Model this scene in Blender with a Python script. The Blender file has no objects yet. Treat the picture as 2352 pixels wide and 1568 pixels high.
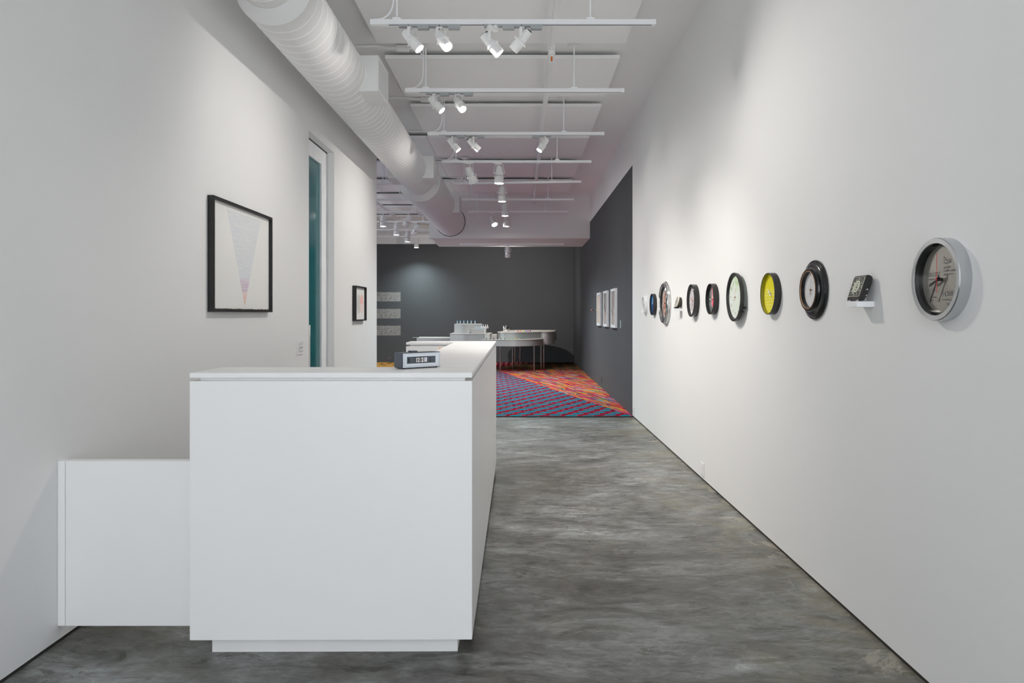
import bpy, bmesh, math, random
from mathutils import Vector, Matrix
PI = math.pi
random.seed(7)
S = bpy.context.scene
COL = S.collection

# ------------------------------------------------------------------ camera
EYE = 1.40
F_PX, W_PX, H_PX = 1620.0, 2352.0, 1568.0
cam = bpy.data.cameras.new('camera')
cam.sensor_width = 36.0
cam.lens = F_PX / W_PX * 36.0
cam.shift_x = -20.0 / W_PX          # shift lens: vanishing point right of / above the centre
cam.shift_y = -62.0 / W_PX
cam.clip_start = 0.05
camo = bpy.data.objects.new('camera', cam)
camo.location = (0, 0, EYE)
camo.rotation_euler = (PI / 2, 0, 0)
COL.objects.link(camo)
S.camera = camo

# ------------------------------------------------------------------ world, daylight, exposure
wd = bpy.data.worlds.new('world')
S.world = wd
wd.use_nodes = True
bg = wd.node_tree.nodes['Background']
bg.inputs[0].default_value = (0.91, 0.955, 1.0, 1)
bg.inputs[1].default_value = 1.95


def area(name, loc, rot, sx, sy, power, color):
    l = bpy.data.lights.new(name, 'AREA')
    l.shape = 'RECTANGLE'
    l.size, l.size_y = sx, sy
    l.energy = power
    l.color = color
    o = bpy.data.objects.new(name, l)
    o.location = loc
    o.rotation_euler = rot
    COL.objects.link(o)
    return o


# daylight through the street front behind the camera
area('daylight_street_front', (-0.2, -3.05, 2.05), (PI / 2, 0, 0), 3.3, 3.8, 12, (0.88, 0.95, 1.0))
# added fill light for the rear gallery and soffit, no window stands there
area('fill_rear_gallery', (-6.85, 14.5, 1.9), (0, -PI / 2, 0), 2.6, 6.0, 75, (0.86, 0.96, 1.0))
SPOT_GAIN = 0.22
S.view_settings.view_transform = 'Standard'
S.view_settings.look = 'None'
S.view_settings.gamma = 1.0
S.view_settings.use_curve_mapping = False
S.view_settings.exposure = 0.64
S.cycles.use_denoising = True
S.cycles.diffuse_bounces = 8
S.cycles.max_bounces = 14
S.cycles.sample_clamp_indirect = 6.0


# ------------------------------------------------------------------ material helpers
class NT:
    def __init__(self, name):
        self.m = bpy.data.materials.new(name)
        self.m.use_nodes = True
        self.t = self.m.node_tree
        self.b = self.t.nodes['Principled BSDF']
        self._co = None

    def node(self, typ, **kw):
        n = self.t.nodes.new(typ)
        for k, v in kw.items():
            setattr(n, k, v)
        return n

    def put(self, sock, v):
        if isinstance(v, bpy.types.NodeSocket):
            self.t.links.new(v, sock)
        elif isinstance(v, tuple) and len(v) == 3 and sock.type == 'RGBA':
            sock.default_value = (*v, 1)
        else:
            sock.default_value = v

    def co(self):
        if self._co is None:
            self._co = self.node('ShaderNodeTexCoord').outputs['Object']
        return self._co

    def math(self, op, a, b=0.0, c=None):
        n = self.node('ShaderNodeMath', operation=op)
        self.put(n.inputs[0], a)
        self.put(n.inputs[1], b)
        if c is not None:
            self.put(n.inputs[2], c)
        return n.outputs[0]

    def xyz(self):
        n = self.node('ShaderNodeSeparateXYZ')
        self.t.links.new(self.co(), n.inputs[0])
        return n.outputs[0], n.outputs[1], n.outputs[2]

    def comb(self, x, y, z=0.0):
        n = self.node('ShaderNodeCombineXYZ')
        self.put(n.inputs[0], x)
        self.put(n.inputs[1], y)
        self.put(n.inputs[2], z)
        return n.outputs[0]

    def noise(self, vec=None, scale=5.0, detail=4.0, rough=0.5, dist=0.0, stretch=None):
        v = vec if vec is not None else self.co()
        if stretch:
            mp = self.node('ShaderNodeMapping')
            self.t.links.new(v, mp.inputs[0])
            mp.inputs['Scale'].default_value = stretch
            v = mp.outputs[0]
        n = self.node('ShaderNodeTexNoise')
        self.t.links.new(v, n.inputs['Vector'])
        n.inputs['Scale'].default_value = scale
        n.inputs['Detail'].default_value = detail
        n.inputs['Roughness'].default_value = rough
        n.inputs['Distortion'].default_value = dist
        return n.outputs[0]

    def white(self, vec):
        n = self.node('ShaderNodeTexWhiteNoise')
        self.t.links.new(vec, n.inputs['Vector'])
        return n.outputs[0]

    def ramp(self, fac, stops, mode='LINEAR'):
        n = self.node('ShaderNodeValToRGB')
        n.color_ramp.interpolation = mode
        e = n.color_ramp.elements
        while len(e) < len(stops):
            e.new(0.5)
        for el, (p, c) in zip(e, stops):
            el.position = p
            el.color = (*c, 1) if len(c) == 3 else c
        self.put(n.inputs[0], fac)
        return n.outputs[0]

    def mix(self, fac, a, b, mode='MIX'):
        n = self.node('ShaderNodeMix', data_type='RGBA', blend_type=mode)
        self.put(n.inputs[0], fac)
        self.put(n.inputs[6], a)
        self.put(n.inputs[7], b)
        return n.outputs[2]

    def bump(self, h, strength=0.1, dist=0.01):
        n = self.node('ShaderNodeBump')
        n.inputs['Strength'].default_value = strength
        n.inputs['Distance'].default_value = dist
        self.put(n.inputs['Height'], h)
        self.t.links.new(n.outputs[0], self.b.inputs['Normal'])

    def base(self, c, rough=0.5, metal=0.0, spec=None):
        self.put(self.b.inputs['Base Color'], c)
        self.put(self.b.inputs['Roughness'], rough)
        self.put(self.b.inputs['Metallic'], metal)
        if spec is not None:
            self.b.inputs['Specular IOR Level'].default_value = spec
        return self


def simple(name, c, rough=0.5, metal=0.0, spec=None, var=0.04, vs=6.0):
    """plain painted / moulded surface with a faint procedural mottling"""
    n = NT(name)
    nz = n.noise(scale=vs, detail=3)
    lo = tuple(max(0, x * (1 - var)) for x in c)
    hi = tuple(min(1, x * (1 + var)) for x in c)
    n.base(n.ramp(nz, [(0.3, lo), (0.7, hi)]), rough, metal, spec)
    return n.m


def painted(name, c, rough=0.85, bump=0.05, var=0.012):
    n = NT(name)
    nz = n.noise(scale=0.8, detail=3)
    lo = tuple(x * (1 - var) for x in c)
    hi = tuple(min(1, x * (1 + var)) for x in c)
    n.base(n.ramp(nz, [(0.3, lo), (0.7, hi)]), rough, 0, 0.25)
    n.bump(n.noise(scale=160, detail=2), bump, 0.002)
    return n.m


M = {}
M['wall'] = painted('wall_white_paint', (0.80, 0.80, 0.798))
M['ceil'] = painted('ceiling_grey_white_paint', (0.86, 0.86, 0.858))
M['dark'] = painted('charcoal_wall_paint', (0.086, 0.090, 0.096), 0.75, 0.06, 0.04)
M['panel'] = painted('acoustic_panel_fabric', (0.93, 0.93, 0.928), 0.95, 0.15)
M['duct'] = simple('duct_white_paint', (0.80, 0.80, 0.797), 0.55, 0, 0.3, 0.015)
M['track'] = simple('track_white_enamel', (0.92, 0.93, 0.95), 0.4, 0, 0.4, 0.01)
M['slot'] = simple('track_slot_dark', (0.02, 0.028, 0.06), 0.5)
M['adapter'] = simple('adapter_grey_plastic', (0.40, 0.42, 0.435), 0.45)
M['lamp_body'] = simple('lamp_white_enamel', (0.86, 0.86, 0.86), 0.3, 0, 0.5, 0.01)
M['black'] = simple('black_plastic', (0.012, 0.012, 0.013), 0.35)
M['brass'] = simple('polished_lamp_ring', (0.92, 0.90, 0.86), 0.15, 1.0)
M['reveal'] = simple('base_reveal_dark', (0.03, 0.028, 0.025), 0.6)
M['plate'] = simple('white_plastic_plate', (0.84, 0.84, 0.84), 0.35)
M['plate_dk'] = simple('charcoal_plate', (0.10, 0.10, 0.105), 0.45)
M['frame_blk'] = simple('black_stained_wood', (0.016, 0.015, 0.016), 0.45, 0, 0.4, 0.2, 30)
M['frame_wht'] = simple('white_lacquer_frame', (0.85, 0.86, 0.88), 0.4)
M['blk_satin'] = simple('black_satin_rim', (0.022, 0.021, 0.020), 0.42)
M['blk_gloss'] = simple('black_gloss_rim', (0.010, 0.010, 0.011), 0.16, 0, 0.6)
M['chrome'] = simple('chrome', (0.86, 0.85, 0.84), 0.08, 1.0, None, 0.01)
M['leg'] = simple('bronze_chrome_leg', (0.62, 0.52, 0.48), 0.16, 1.0)
M['orange'] = simple('orange_paper', (0.95, 0.42, 0.10), 0.7)
M['case'] = simple('slate_grey_case', (0.085, 0.10, 0.12), 0.5)
M['silver'] = simple('silver_bezel', (0.78, 0.82, 0.87), 0.45, 0.1)
M['white_ink'] = simple('white_print', (0.9, 0.9, 0.9), 0.6)
M['grey_ink'] = simple('grey_print', (0.10, 0.10, 0.10), 0.6)
M['red'] = simple('red_enamel', (0.70, 0.02, 0.03), 0.4)
M['cream'] = simple('luminous_cream_paint', (0.72, 0.75, 0.58), 0.6)


def emis(name, c, s):
    n = NT(name)
    n.base((0.9, 0.9, 0.9), 0.4)
    n.b.inputs['Emission Color'].default_value = (*c, 1)
    n.b.inputs['Emission Strength'].default_value = s
    return n.m


M['lit'] = emis('lit_lens', (1.0, 0.95, 0.86), 20.0)
M['unlit'] = simple('unlit_lens', (0.35, 0.35, 0.36), 0.2)


def brushed(name, c, rough):
    n = NT(name)
    x, y, z = n.xyz()
    ang = n.math('ARCTAN2', y, x)
    st = n.noise(n.comb(n.math('MULTIPLY', ang, 0.4), n.math('MULTIPLY', n.math('SQRT', n.math('ADD', n.math('MULTIPLY', x, x), n.math('MULTIPLY', y, y))), 400.0), n.math('MULTIPLY', z, 300.0)), 3.0, 2)
    n.base(c, n.math('MULTIPLY_ADD', st, 0.15, rough - 0.07), 1.0)
    n.b.inputs['Anisotropic'].default_value = 0.75
    n.b.inputs['Anisotropic Rotation'].default_value = 0.25
    return n.m


M['steel'] = brushed('brushed_steel', (0.60, 0.62, 0.64), 0.17)


def m_laminate():
    n = NT('white_laminate')
    s = n.noise(scale=1.0, detail=3, stretch=(0.7, 26, 0.35))
    c = n.ramp(s, [(0.36, (0.838, 0.833, 0.826)), (0.64, (0.882, 0.880, 0.876))])
    n.base(c, 0.38, 0, 0.35)
    return n.m


M['lam'] = m_laminate()


def m_concrete():
    n = NT('polished_concrete')
    x, y, z = n.xyz()
    big = n.noise(scale=0.8, detail=9, rough=0.68, dist=1.2, stretch=(0.8, 1.15, 1))
    mid = n.noise(scale=2.8, detail=10, rough=0.74, dist=1.6, stretch=(0.6, 1.3, 1))
    fine = n.noise(scale=13.0, detail=10, rough=0.78, dist=0.8, stretch=(0.6, 1.4, 1))
    fleck = n.noise(scale=3.2, detail=10, rough=0.74, dist=2.6, stretch=(0.6, 1.5, 1))
    c = n.ramp(big, [(0.36, (0.085, 0.082, 0.072)), (0.50, (0.155, 0.156, 0.148)), (0.64, (0.255, 0.262, 0.258))])
    f = n.ramp(mid, [(0.36, (0.58, 0.57, 0.54)), (0.5, (1, 1, 1)), (0.63, (1.34, 1.36, 1.37))])
    c = n.mix(1.0, c, f, 'MULTIPLY')
    f = n.ramp(fine, [(0.36, (0.62, 0.61, 0.59)), (0.5, (1, 1, 1)), (0.64, (1.32, 1.33, 1.34))])
    c = n.mix(1.0, c, f, 'MULTIPLY')
    k = n.ramp(fleck, [(0.575, (1, 1, 1)), (0.60, (0.46, 0.44, 0.40)), (0.80, (0.42, 0.40, 0.37))])
    c = n.mix(0.8, c, k, 'MULTIPLY')
    lf = n.noise(scale=2.7, detail=10, rough=0.76, dist=2.2, stretch=(0.6, 1.4, 1.0))
    k = n.ramp(lf, [(0.37, (1.55, 1.57, 1.58)), (0.43, (1, 1, 1))])
    c = n.mix(0.6, c, k, 'MULTIPLY')
    tanm = n.noise(scale=1.7, detail=6, rough=0.65, dist=1.0)
    tm = n.ramp(n.math('ADD', tanm, n.math('MULTIPLY', n.math('SUBTRACT', x, 1.10), 0.22)), [(0.52, (0, 0, 0)), (0.66, (1, 1, 1))])
    c = n.mix(n.math('MULTIPLY', tm, 0.42), c, (0.25, 0.22, 0.145))
    brn = n.ramp(n.noise(scale=1.3, detail=6, rough=0.7, dist=1.5), [(0.52, (0, 0, 0)), (0.66, (1, 1, 1))])
    c = n.mix(n.math('MULTIPLY', brn, 0.28), c, (0.15, 0.135, 0.095))
    pt = n.noise(scale=2.6, detail=9, rough=0.78, dist=1.5)
    pm = n.ramp(n.math('ADD', pt, n.math('MULTIPLY', n.math('SUBTRACT', x, 1.33), 0.5)), [(0.62, (0, 0, 0)), (0.645, (1, 1, 1))])
    c = n.mix(n.math('MULTIPLY', pm, 0.65), c, (0.38, 0.345, 0.28))
    n.base(c, n.math('MULTIPLY_ADD', mid, 0.35, 0.26), 0, 0.45)
    n.bump(fine, 0.05, 0.004)
    return n.m


M['floor'] = m_concrete()


# ------------------------------------------------------------------ mesh builder
class MB:
    def __init__(self):
        self.v, self.f, self.mi, self.cur = [], [], [], 0
        self.marks = []

    def mat(self, i):
        self.cur = i
        return self

    def add(self, vs, fs, M4=None):
        o = len(self.v)
        self.marks.append((o, len(self.f)))
        for p in vs:
            p = Vector(p)
            if M4 is not None:
                p = M4 @ p
            self.v.append(p)
        for f in fs:
            self.f.append([i + o for i in f])
            self.mi.append(self.cur)
        return self

    def box(self, a, b, M4=None):
        x0, y0, z0 = a
        x1, y1, z1 = b
        vs = [(x0, y0, z0), (x1, y0, z0), (x1, y1, z0), (x0, y1, z0), (x0, y0, z1), (x1, y0, z1), (x1, y1, z1), (x0, y1, z1)]
        fs = [(3, 2, 1, 0), (4, 5, 6, 7), (0, 1, 5, 4), (1, 2, 6, 5), (2, 3, 7, 6), (3, 0, 4, 7)]
        return self.add(vs, fs, M4)

    def prism(self, poly, z0, z1, M4=None):
        n = len(poly)
        vs = [(p[0], p[1], z0) for p in poly] + [(p[0], p[1], z1) for p in poly]
        fs = [tuple(range(n - 1, -1, -1)), tuple(range(n, 2 * n))]
        fs += [(i, (i + 1) % n, n + (i + 1) % n, n + i) for i in range(n)]
        return self.add(vs, fs, M4)

    def lathe(self, prof, seg=48, M4=None, closed=False, cap0=True, cap1=True, sy=1.0):
        """profile of (r, z) about local z"""
        vs, fs, rings = [], [], []
        for r, z in prof:
            if r < 1e-6:
                rings.append([len(vs)])
                vs.append((0, 0, z))
            else:
                rings.append(list(range(len(vs), len(vs) + seg)))
                vs += [(r * math.cos(2 * PI * k / seg), sy * r * math.sin(2 * PI * k / seg), z) for k in range(seg)]
        pairs = list(zip(rings, rings[1:]))
        if closed:
            pairs.append((rings[-1], rings[0]))
        for A, B in pairs:
            for k in range(seg):
                k2 = (k + 1) % seg
                if len(A) == 1 and len(B) == 1:
                    continue
                if len(A) == 1:
                    fs.append((A[0], B[k2], B[k]))
                elif len(B) == 1:
                    fs.append((A[k], A[k2], B[0]))
                else:
                    fs.append((A[k], A[k2], B[k2], B[k]))
        if not closed:
            if cap0 and len(rings[0]) > 1:
                fs.append(tuple(reversed(rings[0])))
            if cap1 and len(rings[-1]) > 1:
                fs.append(tuple(rings[-1]))
        return self.add(vs, fs, M4)

    def tube(self, pts, r, seg=10, M4=None, cap=True):
        pts = [Vector(p) for p in pts]
        n = len(pts)
        vs, fs = [], []
        ref = None
        for i, p in enumerate(pts):
            t = (pts[min(i + 1, n - 1)] - pts[max(i - 1, 0)]).normalized()
            if ref is None:
                ref = t.orthogonal().normalized()
            ref = (ref - t * ref.dot(t)).normalized()
            b = t.cross(ref)
            rr = r[i] if isinstance(r, (list, tuple)) else r
            for k in range(seg):
                a = 2 * PI * k / seg
                vs.append(p + (ref * math.cos(a) + b * math.sin(a)) * rr)
        for i in range(n - 1):
            for k in range(seg):
                k2 = (k + 1) % seg
                fs.append((i * seg + k, i * seg + k2, (i + 1) * seg + k2, (i + 1) * seg + k))
        if cap:
            fs.append(tuple(range(seg - 1, -1, -1)))
            fs.append(tuple(range((n - 1) * seg, n * seg)))
        return self.add(vs, fs, M4)

    def ball(self, c, r, seg=16, rings=10, M4=None, sc=(1, 1, 1)):
        prof = [(r * math.sin(PI * i / rings), -r * math.cos(PI * i / rings)) for i in range(rings + 1)]
        prof[0] = (0, -r)
        prof[-1] = (0, r)
        T = Matrix.Translation(c) @ Matrix.Diagonal((*sc, 1))
        return self.lathe(prof, seg, T if M4 is None else M4 @ T)

    def mesh(self, name, mats, angle=32, bevel=0.0):
        me = bpy.data.meshes.new(name)
        me.from_pydata([tuple(p) for p in self.v], [], self.f)
        if not isinstance(mats, (list, tuple)):
            mats = [mats]
        for m in mats:
            me.materials.append(m)
        bm = bmesh.new()
        bm.from_mesh(me)
        bm.faces.ensure_lookup_table()
        for f, i in zip(bm.faces, self.mi):
            f.material_index = i
        bmesh.ops.recalc_face_normals(bm, faces=bm.faces)
        if bevel:
            es = [e for e in bm.edges if len(e.link_faces) == 2 and e.calc_face_angle(0) > 0.6]
            bmesh.ops.bevel(bm, geom=es, offset=bevel, segments=2, affect='EDGES', clamp_overlap=True)
        for f in bm.faces:
            f.smooth = True
        bm.to_mesh(me)
        bm.free()
        me.set_sharp_from_angle(angle=math.radians(angle))
        return me

    def pieces(self):
        """one builder for each shape that was added"""
        out = []
        ends = self.marks[1:] + [(len(self.v), len(self.f))]
        for (v0, f0), (v1, f1) in zip(self.marks, ends):
            b = MB()
            b.v = self.v[v0:v1]
            b.f = [[i - v0 for i in f] for f in self.f[f0:f1]]
            b.mi = self.mi[f0:f1]
            out.append(b)
        return out

    def each(self, name, mats, parent=None, label=None, **kw):
        return [p.obj(name, mats, parent, label, **kw) for p in self.pieces()]

    def stuff(self, name, mats, parent=None, label=None, **kw):
        o = self.obj(name, mats, parent, label, **kw)
        o['kind'] = 'stuff'
        return o

    def obj(self, name, mats, parent=None, label=None, angle=32, bevel=0.0):
        o = bpy.data.objects.new(name, self.mesh(name, mats, angle, bevel))
        COL.objects.link(o)
        if parent:
            o.parent = parent
        if label:
            o['label'] = label
        return o


def tag(o, label, cat, group=None, kind=None):
    o['label'] = label
    o['category'] = cat
    if group:
        o['group'] = group
    if kind:
        o['kind'] = kind
    return o


def thing(name, label, cat, loc=(0, 0, 0), rot=None, group=None, kind=None):
    o = bpy.data.objects.new(name, None)
    o.empty_display_size = 0.05
    COL.objects.link(o)
    Mx = Matrix.Translation(loc)
    if rot is not None:
        Mx = Mx @ rot.to_4x4()
    o.matrix_world = Mx
    return tag(o, label, cat, group, kind)


def inst(me, name, parent, label=None):
    o = bpy.data.objects.new(name, me)
    COL.objects.link(o)
    o.parent = parent
    if label:
        o['label'] = label
    return o


# orientation of things hung on the walls: local x = right as seen, y = up, z = out of the wall
R_RIGHT = Matrix(((0, 0, -1), (-1, 0, 0), (0, 1, 0)))
R_LEFT = Matrix(((0, 0, 1), (1, 0, 0), (0, 1, 0)))
R_BACK = Matrix(((1, 0, 0), (0, 0, -1), (0, 1, 0)))


def text_mesh(s, size, mat, depth=0.00012, ax='LEFT', sx=1.0, bold=0.0):
    cu = bpy.data.curves.new('lettering', 'FONT')
    cu.body = s
    cu.size = size
    cu.align_x = ax
    cu.extrude = depth
    cu.offset = bold
    cu.resolution_u = 3
    o = bpy.data.objects.new('lettering', cu)
    COL.objects.link(o)
    bpy.context.view_layer.update()
    dg = bpy.context.evaluated_depsgraph_get()
    me = bpy.data.meshes.new_from_object(o.evaluated_get(dg))
    bpy.data.objects.remove(o)
    bpy.data.curves.remove(cu)
    if sx != 1.0:
        for v in me.vertices:
            v.co.x *= sx
    me.materials.clear()
    me.materials.append(mat)
    return me


def text(s, size, mat, parent, loc, name='lettering', **kw):
    o = bpy.data.objects.new(name, text_mesh(s, size, mat, **kw))
    COL.objects.link(o)
    o.parent = parent
    o.location = loc
    return o


# ------------------------------------------------------------------ room constants
XR, XL = 1.536, -1.968            # faces of right and left wall
YB = 20.55                        # back wall
YC = 9.64                         # where the dark gallery and carpet start
ZC = 4.044                        # ceiling
ZD = 3.452                        # top of charcoal paint
Y0 = -3.0


def struct(name, mb, mats, label, cat, **kw):
    o = mb.obj(name, mats, **kw)
    return tag(o, label, cat, None, 'structure')


struct('floor', MB().box((-7.1, Y0, -0.12), (1.75, YB + 0.1, 0)), M['floor'], 'mottled grey polished concrete floor of the entrance hall', 'floor')
struct('ceiling', MB().box((-7.1, Y0, ZC), (1.75, YB + 0.1, ZC + 0.12)), M['ceil'], 'pale grey flat ceiling above tracks and panels', 'ceiling')
b = MB()
b.mat(0).box((XR, Y0, 0.017), (XR + 0.15, YC + 0.05, ZC))
b.mat(0).box((XR, YC + 0.05, ZD), (XR + 0.15, YB + 0.1, ZC))
b.mat(1).box((XR, YC + 0.05, 0.0), (XR + 0.15, YB + 0.1, ZD))
struct('wall_right', b, [M['wall'], M['dark']], 'right wall, white by the clocks and charcoal farther back', 'wall')
DY0, DY1, DZ = 6.553, 7.442, 3.105
b = MB()
b.box((XL - 0.15, Y0, 0.017), (XL, DY0, ZC))
b.box((XL - 0.15, DY1, 0.017), (XL, YC, ZC))
b.box((XL - 0.15, DY0, DZ), (XL, DY1, ZC))
struct('wall_left', b, M['wall'], 'white left wall with the two framed drawings', 'wall')
b = MB()
b.mat(0).box((-7.1, YB, ZD), (1.69, YB + 0.1, ZC))
b.mat(1).box((-7.1, YB, 0), (1.69, YB + 0.1, ZD))
struct('wall_back', b, [M['wall'], M['dark']], 'charcoal back wall behind the curved tables, white above', 'wall')
struct('wall_gallery_left', MB().box((-7.1, YC, 0), (-7.0, YB, ZC)), M['dark'], 'charcoal far left wall of the rear gallery', 'wall')
struct('wall_gallery_front', MB().box((-7.1, YC - 0.15, 0), (XL - 0.15, YC, ZC)), M['wall'], 'partition closing the rear gallery towards the entrance', 'wall')
b = MB().box((XR + 0.004, Y0, 0), (XR + 0.02, YC + 0.05, 0.017))
struct('baseboard_right', b, M['reveal'], 'thin dark shadow strip under the right wall', 'baseboard')
b = MB().box((XL - 0.02, Y0, 0), (XL - 0.004, DY0, 0.017)).box((XL - 0.02, DY1, 0), (XL - 0.004, YC, 0.017))
struct('baseboard_left', b, M['reveal'], 'thin dark shadow strip under the left wall', 'baseboard')
b = MB().box((-2.03, 15.65, 3.09), (XR, 17.6, ZC))
struct('trim_1', b, M['wall'], 'boxed white soffit that the round duct runs into', 'soffit')

# glazed door in the left wall
d = thing('door_1', 'tall white framed door with teal glass in left wall', 'door', (XL - 0.076, 0, 0), kind='structure')
b = MB()
b.box((-0.045, DY0 + 0.01, 0.004), (0, DY0 + 0.12, 3.09)).box((-0.045, 7.24, 0.004), (0, DY1 - 0.006, 3.09))
b.box((-0.045, DY0 + 0.12, 2.94), (0, 7.24, 3.09)).box((-0.045, DY0 + 0.12, 0.004), (0, 7.24, 0.12))
b.obj('door_leaf', M['frame_wht'], d, bevel=0.002)
n = NT('teal_glass')
n.base(n.ramp(n.noise(scale=0.7), [(0.3, (0.006, 0.115, 0.135)), (0.7, (0.008, 0.135, 0.15))]), 0.12, 0, 0.5)
MB().box((-0.035, DY0 + 0.10, 0.10), (-0.02, 7.26, 2.96)).obj('glass_pane', n.m, d, label='teal glass pane')
MB().tube([(0.03, 6.72, 0.9), (0.03, 6.72, 1.3)], 0.011).tube([(0, 6.72, 0.95), (0.03, 6.72, 0.95)], 0.006).tube([(0, 6.72, 1.25), (0.03, 6.72, 1.25)], 0.006).obj('door_handle', M['chrome'], d)
b = MB().box((-0.005, DY1 - 0.006, 0), (-0.001, DY1 - 0.003, 3.1)).box((-0.005, DY0, 3.095), (0.004, DY1, 3.102))
b.each('door_seal', M['reveal'], d)

# ------------------------------------------------------------------ carpet (pieced together from differently patterned sections)
CT = 0.012
carpet = thing('carpet', 'brightly patterned patchwork carpet covering the dark gallery floor', 'carpet', (0, 0, 0))


def pile(n):
    n.bump(n.noise(scale=240, detail=2), 0.5, 0.004)
    n.b.inputs['Roughness'].default_value = 0.95
    n.b.inputs['Specular IOR Level'].default_value = 0.05
    return n.m


def c_lattice():
    n = NT('carpet_teal_red_lattice')
    x, y, z = n.xyz()
    wob = n.math('MULTIPLY', n.math('SUBTRACT', n.noise(scale=4.0, detail=2), 0.5), 0.25)
    p = n.math('ADD', n.math('ADD', n.math('MULTIPLY', x, 1.255), n.math('MULTIPLY', y, 4.603)), wob)
    q = n.math('ADD', n.math('SUBTRACT', n.math('MULTIPLY', x, 3.975), n.math('MULTIPLY', y, 2.092)), wob)
    cp = n.math('MULTIPLY', n.math('ABSOLUTE', n.math('SUBTRACT', n.math('FRACT', p), 0.5)), 0.90)
    cq = n.math('ABSOLUTE', n.math('SUBTRACT', n.math('FRACT', q), 0.5))
    cq = n.math('MULTIPLY_ADD', cp, 0.25, cq)
    e = n.math('MAXIMUM', cp, n.math('MULTIPLY', cq, 0.92))
    e = n.math('ADD', e, n.math('MULTIPLY', n.math('SUBTRACT', n.noise(scale=45, detail=2), 0.5), 0.06))
    line = n.ramp(n.noise(scale=38, detail=1), [(0.42, (0.116, 0.004, 0.020)), (0.5, (0.286, 0.008, 0.031)), (0.58, (0.422, 0.014, 0.034))], 'CONSTANT')
    teal = n.ramp(n.noise(scale=3), [(0.3, (0.0, 0.155, 0.215)), (0.7, (0.0, 0.19, 0.255))])
    c = n.mix(n.math('GREATER_THAN', e, 0.325), teal, line)
    edge = n.math('MULTIPLY', n.math('GREATER_THAN', e, 0.312), n.math('LESS_THAN', e, 0.332))
    c = n.mix(n.math('MULTIPLY', edge, 0.6), c, (0.408, 0.136, 0.218))
    n.base(c)
    return pile(n)


def c_streak():
    n = NT('carpet_multicolour_streaks')
    x, y, z = n.xyz()
    q = n.math('ADD', n.math('MULTIPLY', x, 0.94), n.math('MULTIPLY', y, 0.34))
    t = n.math('SUBTRACT', n.math('MULTIPLY', y, 0.94), n.math('MULTIPLY', x, 0.34))
    q = n.math('ADD', q, n.math('MULTIPLY', n.noise(scale=1.3, detail=2), 0.22))
    qi = n.math('FLOOR', n.math('DIVIDE', q, 0.021))
    off = n.white(n.comb(qi, 3.7))
    ti = n.math('FLOOR', n.math('ADD', n.math('DIVIDE', t, 0.42), off))
    r = n.white(n.comb(qi, ti, 1.3))
    cols = [(0.340, 0.007, 0.020), (0.544, 0.136, 0.020), (0.48, 0.10, 0.11), (0.286, 0.007, 0.041), (0.40, 0.01, 0.03), (0.510, 0.068, 0.068), (0.13, 0.01, 0.10),
            (0.60, 0.27, 0.02), (0.374, 0.020, 0.082), (0.03, 0.20, 0.08), (0.62, 0.20, 0.02), (0.238, 0.286, 0.306), (0.422, 0.014, 0.034), (0.54, 0.23, 0.03), (0.42, 0.07, 0.12), (0.020, 0.109, 0.163)]
    c = n.ramp(r, [(i / len(cols), k) for i, k in enumerate(cols)], 'CONSTANT')
    n.base(c)
    return pile(n)


def c_dots():
    n = NT('carpet_crimson_with_pink_dots')
    v = n.node('ShaderNodeTexVoronoi')
    mp = n.node('ShaderNodeMapping')
    n.t.links.new(n.co(), mp.inputs[0])
    mp.inputs['Scale'].default_value = (7, 3.2, 1)
    n.t.links.new(mp.outputs[0], v.inputs['Vector'])
    v.inputs['Scale'].default_value = 1.0
    v.inputs['Randomness'].default_value = 0.25
    c = n.ramp(v.outputs['Distance'], [(0.0, (0.490, 0.190, 0.150)), (0.28, (0.422, 0.109, 0.095)), (0.34, (0.163, 0.005, 0.017)), (0.5, (0.082, 0.003, 0.014))])
    n.base(c)
    return pile(n)


def c_tan():
    n = NT('carpet_olive_tan_zigzag')
    x, y, z = n.xyz()
    zz = n.math('ABSOLUTE', n.math('SUBTRACT', n.math('FRACT', n.math('MULTIPLY', y, 1.6)), 0.5))
    w = n.math('FRACT', n.math('MULTIPLY', n.math('ADD', x, n.math('MULTIPLY', zz, 0.25)), 3.2))
    c = n.ramp(n.noise(scale=8, detail=4, stretch=(0.5, 3, 1)), [(0.35, (0.068, 0.044, 0.020)), (0.65, (0.143, 0.102, 0.054))])
    c = n.mix(n.math('LESS_THAN', w, 0.2), c, (0.299, 0.102, 0.041))
    n.base(c)
    return pile(n)


def c_dark():
    n = NT('carpet_dark_brown')
    c = n.ramp(n.noise(scale=6, detail=4, stretch=(0.6, 3, 1)), [(0.35, (0.011, 0.007, 0.005)), (0.7, (0.061, 0.031, 0.020))])
    n.base(c)
    return pile(n)


def c_orange():
    n = NT('carpet_ochre_with_black_spots')
    x, y, z = n.xyz()
    v = n.node('ShaderNodeTexVoronoi')
    mp = n.node('ShaderNodeMapping')
    n.t.links.new(n.co(), mp.inputs[0])
    mp.inputs['Scale'].default_value = (4.5, 2.6, 1)
    n.t.links.new(mp.outputs[0], v.inputs['Vector'])
    v.inputs['Scale'].default_value = 1.0
    v.inputs['Randomness'].default_value = 0.5
    spot = n.math('MULTIPLY', n.math('LESS_THAN', v.outputs['Distance'], 0.36), n.math('GREATER_THAN', y, 19.25))
    c = n.ramp(n.noise(scale=5, stretch=(1, 4, 1)), [(0.35, (0.374, 0.170, 0.041)), (0.65, (0.462, 0.231, 0.068))])
    c = n.mix(spot, c, (0.008, 0.007, 0.008))
    c = n.mix(n.math('LESS_THAN', y, 18.45), c, (0.204, 0.014, 0.014))
    n.base(c)
    return pile(n)


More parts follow.
